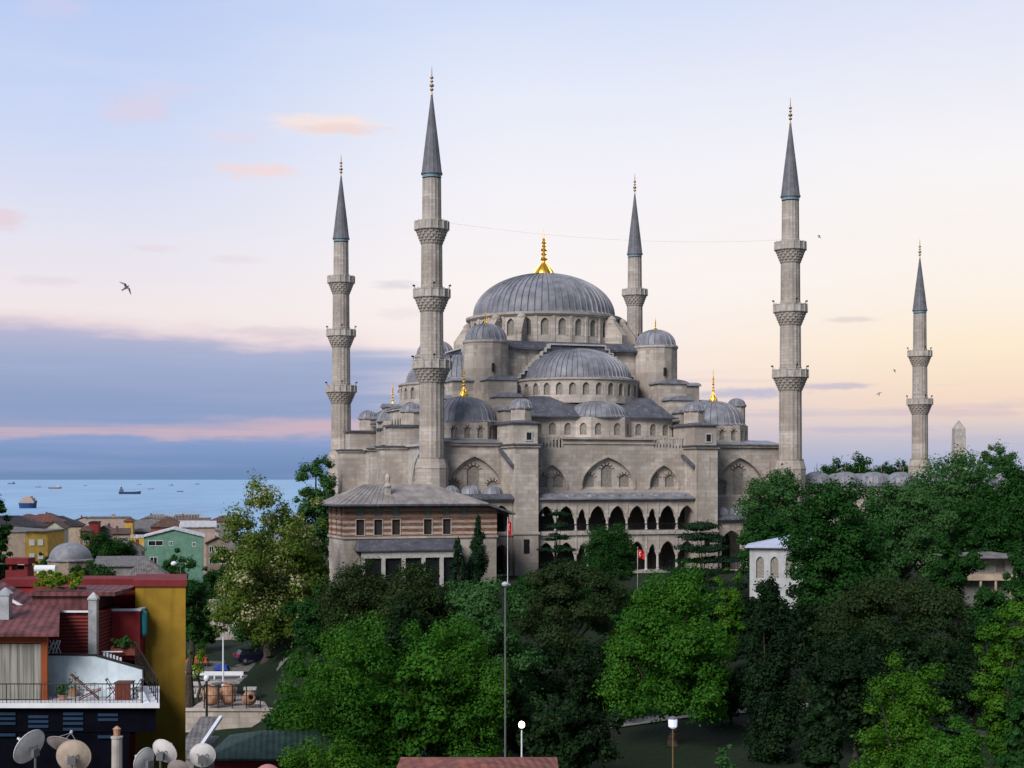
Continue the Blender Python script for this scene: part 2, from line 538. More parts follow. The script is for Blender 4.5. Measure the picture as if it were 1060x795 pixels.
def seamat(n, b, c):
    co = n.new('ShaderNodeTexCoord').outputs['Object']
    x, y, z = n.xyz(co)
    a = n.noise(n.vec(n.m('MULTIPLY', x, 0.012), n.m('MULTIPLY', y, 0.02), 0.0), 1.0, 6, 0.7)
    f = n.noise(n.vec(n.m('MULTIPLY', x, 0.002), n.m('MULTIPLY', y, 0.0006), 0.0), 1.0, 4, 0.6)
    r_ = n.noise(n.vec(n.m('MULTIPLY', x, 0.02), n.m('MULTIPLY', y, 0.004), 0.0), 1.0, 5, 0.7)
    o = n.mix(n.step(f, 0.35, 0.65), (0.20, 0.36, 0.56), (0.27, 0.45, 0.64))
    n.put(b.inputs['Base Color'], n.mix(n.m('MULTIPLY', n.step(r_, 0.42, 0.7), 0.35), o, (0.38, 0.55, 0.70)))
    bump(n, b, a, 0.5, 6.0)
sea = MB()
rad = [0, 1500, 4000, 12000, 40000, 120000]
sea.lathe(0, 0, [(max(r, 0.01), -35.0) for r in rad], 48)
structure(sea.build('sea', mat('sea_water', (0.12, 0.3, 0.6), 0.5, build=seamat, spec=0.12)))

# ================================================================== the mosque
MOS = (-10.79, 200.0, 0.0)
ROT = math.atan2(0.3212, 0.947)
mos = thing('mosque', 'grey stone domed mosque with a cascade of lead covered domes above two storeys of arcades', 'mosque', MOS, ROT)
_u, _v = Vector((math.cos(ROT), math.sin(ROT), 0)), Vector((-math.sin(ROT), math.cos(ROT), 0))
def W(s_, t_, z_=0.0):                                   # mosque axes to the world
    return Vector(MOS) + _u * s_ + _v * t_ + Vector((0, 0, z_))
CX, CY = 26.5, 28.8                                      # centre of the great dome
FX = 25.6                                                # centre line of the front
def front(t):                                            # plane facing the front at depth t
    return lambda a, z, d: (a, t + d, z)
def side(s):                                             # plane facing the sea side at s
    return lambda a, z, d: (s + d, a, z)

def window(parent, fn, a0, a1, z0, zs, zt, d=0.3, m='lattice', pt=0.25, surround=0.0, name='window', n=8):
    q = MB()
    q.extr(arch(a0, a1, z0, zs, zt, n, pt), fn, d - 0.05, d + 0.06, 0)
    o = q.build(name, M[m], parent)
    return o
def voussoirs(mb, fn, a0, a1, zs, zt, w=0.34, n=11, pt=0.25, p=-0.03, q=0.05):
    inner = archcurve(a0, a1, zs, zt, n, pt)
    outer = archcurve(a0 - w, a1 + w, zs, zt + w, n, pt)
    for k in range(n):
        mb.extr([inner[k], outer[k], outer[k + 1], inner[k + 1]], fn, p, q, k % 2)
def archband(mb, fn, a0, a1, zs, zt, w, p, q, n=14, pt=0.25, zb=None, mi=0):
    inner = archcurve(a0, a1, zs, zt, n, pt)
    outer = archcurve(a0 - w, a1 + w, zs, zt + w, n, pt)
    if zb is not None:
        inner = [(a0, zb)] + inner + [(a1, zb)]
        outer = [(a0 - w, zb)] + outer + [(a1 + w, zb)]
    for k in range(len(inner) - 1):
        mb.extr([inner[k], outer[k], outer[k + 1], inner[k + 1]], fn, p, q, mi)

# ---- finials
def finial(name, parent, x, y, z0, h, rb, m='gold'):
    prof = [(rb * 1.04, -0.12), (rb, 0.0)]
    k = h * 0.30
    for i in range(1, 9):
        t = i / 8
        prof.append((rb * (1 - t ** 1.7) ** 1.25 + 0.1 * rb * t + 0.03, k * t))
    zc = k
    rr = rb * 0.36
    for j, (bh, br) in enumerate([(0.11, 1.0), (0.09, 0.78), (0.085, 0.95), (0.075, 0.62), (0.07, 0.7), (0.06, 0.45)]):
        bh *= h
        prof.append((rb * 0.09 + 0.03, zc + bh * 0.18))
        for q in range(1, 6):
            a = PI * q / 6
            prof.append((max(0.04, rr * br * math.sin(a)), zc + bh * 0.18 + bh * 0.64 * (1 - math.cos(a)) / 2))
        prof.append((rb * 0.08 + 0.025, zc + bh * 0.84))
        zc += bh
    prof += [(0.05, zc + 0.02 * h), (0.012, h)]
    q = MB()
    q.lathe(x, y, [(r, z0 + z) for r, z in prof], rib=14, ribh=0.05 * rb)
    return q.build(name, M[m], parent, smooth=True)

def domeprof(r, h, z0, n=14, flare=0.35, sq=0.95):
    p = [(r + flare, z0 - 0.18), (r + flare, z0), (r + 0.02, z0 + 0.22)]
    for i in range(1, n + 1):
        t = PI / 2 * i / n
        p.append((max(0.02, r * math.cos(t) ** sq), z0 + 0.22 + (h - 0.22) * math.sin(t)))
    return p

# ---- the great dome and its drum
q = MB()
q.lathe(CX, CY, domeprof(11.1, 7.0, 38.45, 22, 0.35, 1.0), rib=66, ribh=0.16)
dome = q.build('main_dome', M['lead'], mos, smooth=True)
finial('finial', dome, CX, CY, 45.2, 7.6, 1.6)
NB = 28
def ringfn(cx, cy, r, ang):                               # flat facet of a drum; a runs along the facet
    tx, ty = -math.sin(ang), math.cos(ang)
    nx_, ny_ = math.cos(ang), math.sin(ang)
    return lambda a, z, d: (cx + nx_ * (r - d) + tx * a, cy + ny_ * (r - d) + ty * a, z)
drum_m = MB()
RD = 11.85
hw = RD * math.tan(PI / NB)
dw = []
for k in range(NB):
    ang = 2 * PI * (k + 0.5) / NB
    fn = ringfn(CX, CY, RD, ang)
    h = arch(-0.62, 0.62, 34.75, 36.55, 37.35)
    drum_m.wall([(-hw, 33.2), (hw, 33.2), (hw, 38.2), (-hw, 38.2)], [h], fn, 0.4)
    archband(drum_m, fn, -0.62, 0.62, 36.55, 37.35, 0.22, -0.07, 0.06, 8, zb=34.75)
    drum_m.extr([(-hw - 0.22, 33.2), (-hw + 0.22, 33.2), (-hw + 0.22, 37.65), (-hw - 0.22, 37.65)], fn, -0.13, 0.4)
    dw.append(fn)
drum_m.lathe(CX, CY, [(12.0, 37.65), (12.35, 37.95), (12.4, 38.3), (11.2, 38.45)], 56)
drum = drum_m.build('drum', M['stone_pale'], mos)
for fn in dw:
    window(drum, fn, -0.62, 0.62, 34.75, 36.55, 37.35, 0.35, 'lattice')
# leaning buttresses at the diagonals of the drum
q = MB()
for k in range(4):
    for dd in (-0.17, 0.17):
        a = PI / 4 + k * PI / 2 + dd
        fn = lambda l, z, d, a=a: (CX + math.cos(a) * l - math.sin(a) * d, CY + math.sin(a) * l + math.cos(a) * d, z)
        q = MB()
        q.extr([(11.8, 33.3), (14.9, 33.3), (14.9, 35.0), (13.2, 37.3), (11.8, 37.5)], fn, -0.6, 0.6)
        q.lathe(CX + math.cos(a) * 12.7, CY + math.sin(a) * 12.7, [(0.7, 36.8), (0.75, 37.5), (0.5, 37.8), (0.05, 38.1)], 12)
        q.build('drum_buttress', M['stone'], mos)

# ---- square base under the drum with lead roofs
q = MB()
q.box(CX - 13.4, CX + 13.4, CY - 13.4, CY + 13.4, 24, 32.2)
q.build('dome_base', M['stone'], mos)
q = MB()
q.prism([(CX - 14.2, CY - 14.2), (CX + 14.2, CY - 14.2), (CX + 14.2, CY + 14.2), (CX - 14.2, CY + 14.2)], 32.2, 32.5)
q.prism([(CX - 14.0, CY - 14.0), (CX + 14.0, CY - 14.0), (CX + 14.0, CY + 14.0), (CX - 14.0, CY + 14.0)], 32.5, 33.6, 0,
        [(CX - 12.6, CY - 12.6), (CX + 12.6, CY - 12.6), (CX + 12.6, CY + 12.6), (CX - 12.6, CY + 12.6)])
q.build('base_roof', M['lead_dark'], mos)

# ---- the four sides: each a half dome on a windowed half drum, a sloping lead roof, three small half domes, a stepped arch wall
def onside(k):
    o = Matrix.Translation((CX, CY, 0)) @ Matrix.Rotation(k * PI / 2, 4, 'Z')
    return o
def sideparts(k, windows):
    T = onside(k)
    def put(o):
        o.matrix_local = T
        return o
    A0, A1 = PI, 2 * PI                                    # the half circle facing outwards (-y)
    cy = -14.0
    out = []
    if k == 0:
        q = MB()
        q.lathe(0, cy, domeprof(8.15, 4.75, 27.75, 16, 0.35, 1.05), a0=A0, a1=A1, rib=32, ribh=0.13)
        sd_ = q.build('half_dome', M['lead'], mos, smooth=True)
        NBS, RS = 15, 9.25
        dm = MB()
        hw = RS * math.tan(PI / NBS / 2)
        fns = []
        for i in range(NBS):
            a = PI + PI * (i + 0.5) / NBS
            fn = ringfn(0, cy, RS, a)
            dm.wall([(-hw, 24.0), (hw, 24.0), (hw, 27.5), (-hw, 27.5)], [arch(-0.5, 0.5, 25.15, 26.35, 26.95)], fn, 0.4)
            archband(dm, fn, -0.5, 0.5, 26.35, 26.95, 0.16, -0.05, 0.05, 8, zb=25.15)
            fns.append(fn)
        dm.lathe(0, cy, [(9.3, 27.2), (9.5, 27.4), (9.5, 27.62), (7.9, 27.72)], 30, A0, A1)
        hd = dm.build('half_drum', M['stone_pale'], mos)
        for fn in fns:
            window(hd, fn, -0.5, 0.5, 25.15, 26.35, 26.95, 0.35, 'lattice')
        # sloping lead skirt
        q = MB()
        q.prism([(-11.2, -25.2), (11.2, -25.2), (11.2, -13.0), (-11.2, -13.0)], 21.85, 24.95, 0, [(-9.2, -20.5), (9.2, -20.5), (9.2, -13.0), (-9.2, -13.0)])
        q.box(-11.5, 11.5, -25.5, -13.0, 21.7, 21.9)
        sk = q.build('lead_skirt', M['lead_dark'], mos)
        # wall of the small half domes
        ew = MB()
        segs = [((-11.0, -24.4), (-6.6, -24.9)), ((-6.6, -24.9), (-4.3, -25.0)), ((-4.3, -25.0), (-2.6, -26.6)), ((-2.6, -26.6), (2.6, -26.6)), ((2.6, -26.6), (4.3, -25.0)), ((4.3, -25.0), (6.6, -24.9)), ((6.6, -24.9), (11.0, -24.4))]
        wf = []
        for (p0, p1) in segs:
            v0, v1 = Vector(p0), Vector(p1)
            L = (v1 - v0).length
            tx = (v1 - v0) / L
            nn = Vector((-tx.y, tx.x))
            fn = lambda a, z, d, v0=v0, tx=tx, nn=nn: (v0.x + tx.x * a + nn.x * d, v0.y + tx.y * a + nn.y * d, z)
            cs = [L / 2] if L < 3.5 else ([L * 0.28, L * 0.75] if L < 5 else [L * 0.22, L * 0.78])
            hs = [arch(c - 0.52, c + 0.52, 19.3, 20.45, 21.0) for c in cs]
            ew.wall([(0, 18.2), (L, 18.2), (L, 21.8), (0, 21.8)], hs, fn, 0.35)
            wf += [(fn, c) for c in cs]
        ew.box(-11.0, -10.6, -24.4, -13, 18.2, 21.8)
        ew.box(10.6, 11.0, -24.4, -13, 18.2, 21.8)
        ewo = ew.build('apse_wall', M['stone_pale'], mos)
        for fn, c in wf:
            window(ewo, fn, c - 0.52, c + 0.52, 19.3, 20.45, 21.0, 0.3, 'lattice')
        q = MB()
        q.lathe(0, -22.5, domeprof(4.3, 2.35, 21.92, 10, 0.3), a0=A0, a1=A1, rib=18, ribh=0.08)
        ex = q.build('apse_dome', M['lead'], mos, smooth=True)
        # stepped arch wall above the half dome
        st = MB()
        cop = MB()
        nst = 9
        fn = lambda a, z, d: (a, -14.2 + d, z)
        prev = 33.0
        pts = [(4.4, 32.9)]
        x = 4.4
        z = 32.9
        for i in range(nst):
            zn = z - 0.56
            xn = x + 0.58
            pts += [(x, zn), (xn, zn)] if i else [(x, zn), (xn, zn)]
            x, z = xn, zn
        
        rightp = pts + [(x + 0.2, z), (x + 0.2, 26.0)]
        leftp = [(-a, b) for a, b in reversed(rightp)]
        st.extr([(a, b) for a, b in reversed(leftp + rightp)], fn, -0.55, 0.6)
        seq = [(-3.0, 32.9), (3.0, 32.9)]
        cop.box(-4.5, 4.5, -15.0, -13.5, 32.9, 33.12)
        x, z = 4.4, 32.9
        for i in range(nst):
            zn, xn = z - 0.56, x + 0.58
            for s_ in (-1, 1):
                a0, a1 = sorted((s_ * x, s_ * (xn + 0.12)))
                cop.box(a0, a1, -15.0, -13.5, zn, zn + 0.2)
                b0, b1 = sorted((s_ * (x - 0.02), s_ * (x + 0.16)))
                cop.box(b0, b1, -15.003, -13.503, zn + 0.2, z + 0.003)
            x, z = xn, zn
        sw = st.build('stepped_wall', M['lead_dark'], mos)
        cp = cop.build('step_coping', M['marble'], sw)
        # stepped piers that carry the thrust outwards, with rounded lead caps
        piers = []
        for s_ in (-1, 1):
            bt, cap = MB(), MB()
            for (x0, x1, y0, y1, zt) in ((11.2, 15.6, -19.6, -15.5, 27.2), (11.7, 15.2, -22.6, -19.6, 24.6), (11.9, 15.0, -25.3, -22.6, 22.6)):
                a0, a1 = sorted((s_ * x0, s_ * x1))
                bt.box(a0, a1, y0, y1, 17.5, zt)
                fnc = lambda a, z, d, y0=y0: (a, y0 + d, z)
                cw = (a1 - a0) / 2 + 0.25
                c = (a0 + a1) / 2
                poly = [(c - cw, zt), (c + cw, zt)] + [(c + cw * math.cos(PI * i / 10), zt + 0.12 + 0.55 * math.sin(PI * i / 10)) for i in range(11)]
                cap.extr(poly, fnc, -0.25, y1 - y0 + 0.0)
            bo = bt.build('stepped_pier', M['stone'], mos)
            cap.build('lead_cap', M['lead'], bo)
            piers.append(bo)
        return [sd_, hd, sk, ewo, ex, sw] + piers
    return []
first = sideparts(0, True)
for o in first:
    o.matrix_local = onside(0)
for k in (1, 2, 3):
    for o in first:
        c = o.copy()
        col.objects.link(c)
        c.parent = mos
        c.matrix_local = onside(k)
        if k == 3:                                        # the sea side is seen: its windows too
            for ch in o.children:
                copy_tree(ch, c)
        else:
            for ch in o.children:
                if not ch.name.startswith('window'):
                    copy_tree(ch, c)

# ---- the four weight towers at the corners of the dome
def tower():
    q = MB()
    prof = [(3.3, 24.0), (3.3, 32.75), (3.45, 32.95), (3.45, 33.2), (3.0, 33.25)]
    q.lathe(0, 0, prof, 16)
    a = q.build('weight_tower', M['stone'], mos)
    c = MB()
    c.lathe(0, 0, domeprof(3.0, 2.6, 33.2, 10, 0.3), rib=20, ribh=0.1)
    d = c.build('tower_cap', M['lead'], a, smooth=True)
    finial('finial', d, 0, 0, 35.6, 2.1, 0.42)
    s_ = MB()
    s_.box(-0.18, 0.18, -3.6, -3.3, 28.6, 29.8)
    s_.build('window_slit', M['void'], a)
    return a
tw = tower()
for i, (sx, sy) in enumerate(((-1, -1), (1, -1), (-1, 1), (1, 1))):
    o = tw if i == 0 else copy_tree(tw)
    o.location = (CX - 0.4 + sx * 13.6, CY + sy * 13.6, 0)

# ---- corner domes
def corner():
    q = MB()
    q.lathe(0, 0, domeprof(4.45, 3.6, 21.05, 12, 0.35), rib=28, ribh=0.1)
    d = q.build('corner_dome', M['lead'], mos, smooth=True)
    finial('finial', d, 0, 0, 24.55, 4.9, 0.62)
    dm = MB()
    hw = 4.75 * math.tan(PI / 8)
    fns = []
    for k in range(8):
        fn = ringfn(0, 0, 4.75, PI / 8 + k * PI / 4 + PI / 8)
        cs = (-0.95, 0.95)
        dm.wall([(-hw, 17.4), (hw, 17.4), (hw, 20.95), (-hw, 20.95)], [arch(c - 0.42, c + 0.42, 18.7, 19.75, 20.3) for c in cs], fn, 0.35)
        for c in cs:
            voussoirs(dm, fn, c - 0.42, c + 0.42, 19.75, 20.3, 0.25, 9)
            fns.append((fn, c))
    dr = dm.build('corner_drum', [M['stone'], M['brickred']], d)
    lt = MB()
    for fn, c in fns:
        lt.extr(arch(c - 0.42, c + 0.42, 18.7, 19.75, 20.3), fn, 0.25, 0.33)
    lt.build('window', M['lattice'], d)
    return d
cd = corner()
for i, (x, y) in enumerate(((7.0, 8.2), (46.0, 8.2), (7.0, 49.2), (46.0, 49.2))):
    o = cd if i == 0 else copy_tree(cd)
    o.location = (x, y, 0)

# ---- small round stair turrets with ribbed caps
def turret():
    q = MB()
    q.lathe(0, 0, [(1.5, 20.4), (1.5, 22.55), (1.68, 22.65), (1.68, 22.85), (1.4, 22.9)], 8)
    a = q.build('turret', M['stone_pale'], mos)
    c = MB()
    c.lathe(0, 0, domeprof(1.42, 1.25, 22.85, 8, 0.22), rib=14, ribh=0.07)
    c.build('turret_cap', M['lead'], a, smooth=True)
    return a
tt = turret()
for i, (x, y) in enumerate(((12.95, 0.6), (39.1, 0.6), (1.2, 15.4), (1.2, 42.4))):
    o = tt if i == 0 else copy_tree(tt)
    o.location = (x, y, 0)
q = MB()
q.lathe(56.5, 21.0, [(1.35, 0), (1.35, 24.4), (1.55, 24.6), (1.55, 24.8)], 12)
a = q.build('stair_turret', M['stone'], mos)
c = MB()
c.lathe(56.5, 21.0, domeprof(1.35, 1.1, 24.8, 8, 0.2), rib=12, ribh=0.06)
c.build('turret_cap', M['lead'], a, smooth=True)

# ---- the front: high wall with three blind arches
P0 = front(0.0)
fw = MB()
rec = []          # recessed blind arches (a0, a1, z0, zs, zt)
arches = [(21.7, 29.5, 11.65, 12.3, 16.05), (15.0, 19.3, 11.65, 12.2, 14.95), (31.95, 36.3, 11.65, 12.2, 14.95)]
outer = [(14.0, -0.5), (37.3, -0.5), (37.3, 17.35), (32.6, 17.35), (32.6, 18.55), (18.95, 18.55), (18.95, 17.35), (14.0, 17.35)]
fw.wall(outer, [arch(*a, n=16, pt=0.3) for a in arches], P0, 0.5)
for a0, a1, z0, zs, zt in arches:
    archband(fw, P0, a0, a1, zs, zt, 0.28, -0.12, 0.06, 18, 0.3, zb=z0)
fw.box(18.7, 32.85, -0.35, 4.2, 18.55, 18.85)
fw.box(18.85, 32.7, -0.15, 0.2, 17.9, 18.05)
fw.box(14.0, 18.95, 0.003, 4.4, 16.9, 17.35)
fw.box(32.6, 37.3, 0.003, 4.4, 16.9, 17.35)
front_wall = fw.build('front_wall', M['stone'], mos)
# panel behind the arches with the window openings, and red and white arch stones
pn = MB()
PR = front(0.5)
wl = [(25.6, 1.75, 11.9, 14.2, 15.05), (22.95, 1.6, 11.9, 13.1, 13.75), (28.25, 1.6, 11.9, 13.1, 13.75),
      (15.95, 1.5, 11.9, 13.05, 13.7), (18.35, 1.5, 11.9, 13.05, 13.7), (32.95, 1.5, 11.9, 13.05, 13.7), (35.3, 1.5, 11.9, 13.05, 13.7)]
pn.wall([(14.2, 11.5), (37.1, 11.5), (37.1, 16.4), (14.2, 16.4)], [arch(c - w_ / 2, c + w_ / 2, z0, zs, zt) for c, w_, z0, zs, zt in wl], PR, 0.3)
for c, w_, z0, zs, zt in wl:
    voussoirs(pn, PR, c - w_ / 2, c + w_ / 2, zs, zt, 0.36, 13)
pn_o = pn.build('arch_panel', [M['stone_pale'], M['brickred']], mos)
for c, w_, z0, zs, zt in wl:
    window(pn_o, PR, c - w_ / 2, c + w_ / 2, z0, zs, zt, 0.25, 'lattice')
# low balustrades at both ends of the top of the front
for x0, x1 in ((14.1, 18.85), (32.75, 37.2)):
    q = MB()
    q.box(x0, x1, 0.02, 0.28, 18.75, 18.98)
    x = x0 + 0.2
    while x < x1:
        q.box(x - 0.11, x + 0.11, 0.05, 0.25, 17.35, 18.75)
        x += 0.5
    q.build('balustrade', M['trim'], mos)

# ---- the side bays of the front, each with a wide blind arch and three windows
def baywall(x0, x1, c, name):
    fn = front(1.6)
    b = MB()
    ar = (c - 4.0, c + 4.0, 10.4, 11.6, 16.1)
    b.wall([(x0, -0.5), (x1, -0.5), (x1, 17.6), (x0, 17.6)], [arch(*ar, n=16, pt=0.3)], fn, 0.5)
    archband(b, fn, *ar[:2], ar[3], ar[4], 0.26, -0.12, 0.06, 18, 0.3, zb=ar[2])
    b.box(x0, x1, 1.25, 2.2, 17.6, 17.95)
    bo = b.build(name, M['stone'], mos)
    f2 = front(2.1)
    p = MB()
    ws = [(c, 1.85, 10.7, 14.1, 14.95), (c - 2.75, 1.55, 10.7, 12.2, 12.85), (c + 2.75, 1.55, 10.7, 12.2, 12.85)]
    p.wall([(c - 4.3, 10.2), (c + 4.3, 10.2), (c + 4.3, 16.5), (c - 4.3, 16.5)], [arch(k - w_ / 2, k + w_ / 2, z0, zs, zt) for k, w_, z0, zs, zt in ws], f2, 0.3)
    for k, w_, z0, zs, zt in ws:
        voussoirs(p, f2, k - w_ / 2, k + w_ / 2, zs, zt, 0.4, 13)
    po = p.build('arch_panel', [M['stone_pale'], M['brickred']], bo)
    for k, w_, z0, zs, zt in ws:
        window(bo, f2, k - w_ / 2, k + w_ / 2, z0, zs, zt, 0.25, 'lattice')
    r = MB()
    r.prism([(x0, 1.0), (x1, 1.0), (x1, 12), (x0, 12)], 17.95, 18.12)
    r.prism([(x0, 1.0), (x1, 1.0), (x1, 12), (x0, 12)], 18.12, 18.75, 0, [(x0 + 0.5, 5.0), (x1 - 0.5, 5.0), (x1 - 0.5, 12), (x0 + 0.5, 12)])
    r.build('bay_roof', M['lead'], bo)
    return bo
baywall(0.5, 10.5, 6.5, 'bay_wall')
baywall(40.4, 53.8, 47.0, 'bay_wall')

# ---- the great buttress piers of the front
def pier(x0, x1):
    q = MB()
    q.box(x0, x1, -4.0, 2.5, -0.5, 17.3)
    q.box(x0 - 0.15, x1 + 0.15, -4.15, 2.5, 5.55, 5.85)
    q.box(x0 - 0.25, x1 + 0.25, -4.25, 2.6, 17.3, 17.6)
    q.box(x0 - 0.1, x1 + 0.1, -3.4, 3.5, 17.75, 20.5)
    o = q.build('buttress_pier', M['stone_pale'], mos)
    l = MB()
    l.box(x0 - 0.45, x1 + 0.45, -4.45, 3.8, 17.6, 17.78)
    l.box(x0 - 0.4, x1 + 0.4, -3.7, 5.2, 20.5, 20.68)
    l.prism([(x0 - 0.3, -3.6), (x1 + 0.3, -3.6), (x1 + 0.3, 5.0), (x0 - 0.3, 5.0)], 20.68, 21.0, 0, [(x0 + 0.6, -2.2), (x1 - 0.6, -2.2), (x1 - 0.6, 5), (x0 + 0.6, 5)])
    l.build('lead_flashing', M['lead_dark'], o)
    for xx, sg in ((x0, -1), (x1, 1)):
        sl = MB()
        fn = lambda a, z, d, xx=xx, sg=sg: (xx + sg * d, a, z)
        sl.extr([(-3.6, 14.6), (1.6, 16.9), (1.6, 17.2), (-3.6, 14.95)], fn, 0.0, 0.55)
        sl.build('sloping_coping', M['lead_dark'], o)
    c = (x0 + x1) / 2
    w1 = MB()
    w1.box(c + 0.15, c + 0.85, -3.45, -3.3, 18.3, 19.3)
    w1.build('small_window', M['void'], o)
    fr = MB()
    for b in ((c - 0.02, c + 0.15, 18.13, 19.47), (c + 0.85, c + 1.02, 18.13, 19.47), (c + 0.15, c + 0.85, 18.13, 18.3), (c + 0.15, c + 0.85, 19.3, 19.47)):
        fr.box(b[0], b[1], -3.5, -3.3, b[2], b[3])
    fr.build('window_frame', M['marble'], o)
    w2 = MB()
    w2.box(c - 0.45, c + 0.35, -4.06, -3.9, 3.0, 4.9)
    w2.build('low_window', M['void'], o)
    return o
pier(10.5, 13.8)
pier(37.35, 40.6)

# ---- two storeys of arcades between the piers
def arcade(x0, pattern, wW, wN, gap, t, zs, ztW, ztN, ztop, zfloor, name, zb):
    q = MB()
    fn = front(t)
    pts = [(x0, ztop), (x0, zs)]
    x = x0 + 0.1
    cols_ = []
    for i, ch in enumerate(pattern):
        w_ = wW if ch == 'W' else wN
        pts += archcurve(x, x + w_, zs, ztW if ch == 'W' else ztN, 10, 0.28)
        x += w_
        if i < len(pattern) - 1:
            cols_.append(x + gap / 2)
            x += gap
    pts += [(x + 0.1, zs), (x + 0.1, ztop)]
    flat = [Vector((a, z, 0)) for a, z in pts]
    tr = tessellate_polygon([flat])
    q.add([fn(a, z, 0) for a, z in pts], tr)
    q.add([fn(a, z, 0.55) for a, z in pts], tr)
    n = len(pts)
    q.add([fn(a, z, 0) for a, z in pts] + [fn(a, z, 0.55) for a, z in pts], [(i, i + 1, n + i + 1, n + i) for i in range(1, n - 2)])
    # thin drain lines between the arches
    for c in cols_:
        q.box(c - 0.07, c + 0.07, t - 0.08, t, zs + 0.6, ztop - 0.1)
    o = q.build(name, M['stone_pale'], mos)
    for c in cols_:
        k = MB()
        k.lathe(c, t + 0.28, [(0.24, zb), (0.27, zb + 0.12), (0.19, zb + 0.22), (0.17, zs - 0.5), (0.2, zs - 0.45), (0.32, zs - 0.05), (0.34, zs)], 10)
        k.build('column', M['marble'], o)
    return o, cols_, x
PAT = 'WWNWWWNWW'
up, cu, xe = arcade(13.95, PAT, 2.32, 1.15, 0.6, -3.2, 7.75, 9.35, 8.95, 10.2, 5.9, 'upper_arcade', 5.95)
lo, cl, xe2 = arcade(13.95, PAT, 2.32, 1.15, 0.6, -3.2, 2.8, 4.4, 4.0, 5.35, 0.5, 'lower_arcade', 0.35)
q = MB()
q.box(13.8, 37.4, -3.45, 0.0, 5.35, 5.65)
q.box(13.8, 37.4, -3.3, 0.0, 5.65, 5.9)
q.box(13.8, 37.4, -3.6, 0.0, -0.5, 0.3)
q.build('gallery_floor', M['trim'], mos)
q = MB()
for c in cu:
    pass
q.box(13.9, 37.3, -3.12, -3.02, 6.75, 6.85)
xx = 14.1
while xx < 37.2:
    q.box(xx - 0.02, xx + 0.02, -3.09, -3.05, 5.9, 6.75)
    xx += 0.25
q.build('gallery_railing', M['iron'], mos)
q = MB()
q.prism([(13.8, -3.75), (37.45, -3.75), (37.45, 0.0), (13.8, 0.0)], 10.2, 10.36)
q.prism([(13.8, -3.7), (37.45, -3.7), (37.45, 0.0), (13.8, 0.0)], 10.36, 11.1, 0, [(13.8, -1.0), (37.45, -1.0), (37.45, 0.0), (13.8, 0.0)])
gr = q.build('gallery_roof', M['lead'], mos)
q = MB()
for i in range(7):
    q.lathe(15.6 + i * 3.34, -1.55, domeprof(1.3, 0.6, 10.5, 8, 0.1), rib=12, ribh=0.05)
q.build('gallery_dome', M['lead'], gr, smooth=True)
# doors and painted shade behind the arcades, small lamps hanging in the arches
for c in (16.5, 19.9, 25.6, 31.5, 34.8):
    for za in (5.9, 0.3):
        q = MB()
        q.box(c - 0.7, c + 0.7, -0.12, -0.045, za, za + 2.7)
        q.build('gallery_door', M['iron'], mos)
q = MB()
q.box(13.9, 37.3, -0.02 - 0.02, -0.02, 0.3, 10.1)  # thin dark sheet before the stone wall, standing in for the gallery's shade
q.build('gallery_shade_sheet', M['wood_dark'], mos)
for (a, z) in ((14.95, 8.1), (30.55, 8.05), (30.55, 3.3)):
    b = MB()
    b.lathe(a, -2.6, [(0.02, z - 0.18), (0.18, z - 0.08), (0.2, z), (0.12, z + 0.14), (0.02, z + 0.2)], 10)
    b.tube((a, -2.6, z + 0.2), (a, -2.6, z + 1.1), 0.015, n=5)
    b.build('gallery_lamp', M['white'], mos)

# ---- portico in front of each side bay: dark archways, eave, little domes
def portico(x0, x1, eave, doms, archs, name):
    q = MB()
    fn = front(-3.2)
    q.wall([(x0, -0.5), (x1, -0.5), (x1, eave), (x0, eave)], [arch(*a, n=12, pt=0.28) for a in archs], fn, 0.6)
    q.box(x0 - 0.1, x1 + 0.1, -3.5, -3.2, eave - 0.25, eave)
    if eave > 9:
        q.box(x0 - 0.1, x1 + 0.1, -3.4, -3.2, 5.4, 5.7)
    o = q.build(name, M['stone'], mos)
    d = MB()
    for a in archs:
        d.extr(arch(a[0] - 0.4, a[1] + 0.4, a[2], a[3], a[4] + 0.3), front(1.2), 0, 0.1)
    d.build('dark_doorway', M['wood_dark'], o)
    r = MB()
    r.prism([(x0 - 0.3, -3.85), (x1 + 0.3, -3.85), (x1 + 0.3, 1.6), (x0 - 0.3, 1.6)], eave, eave + 0.16)
    r.prism([(x0 - 0.2, -3.8), (x1 + 0.2, -3.8), (x1 + 0.2, 1.6), (x0 - 0.2, 1.6)], eave + 0.16, eave + 0.75, 0, [(x0, -2.4), (x1, -2.4), (x1, 1.6), (x0, 1.6)])
    ro = r.build('portico_roof', M['lead_dark'], o)
    for c in doms:
        e = MB()
        e.lathe(c, -1.0, domeprof(1.35, 1.35, eave + 0.55, 8, 0.12), rib=14, ribh=0.05)
        e.build('portico_dome', M['lead'], o, smooth=True)
    return o
portico(-1.2, 10.4, 10.25, (2.2, 5.2, 8.3), [(7.5, 10.1, 5.9, 7.8, 9.5), (7.6, 10.0, 0.2, 2.8, 4.2)], 'portico')
portico(40.7, 47.2, 7.2, (42.4, 45.3), [(41.6, 44.8, 0.2, 4.0, 5.75)], 'portico')

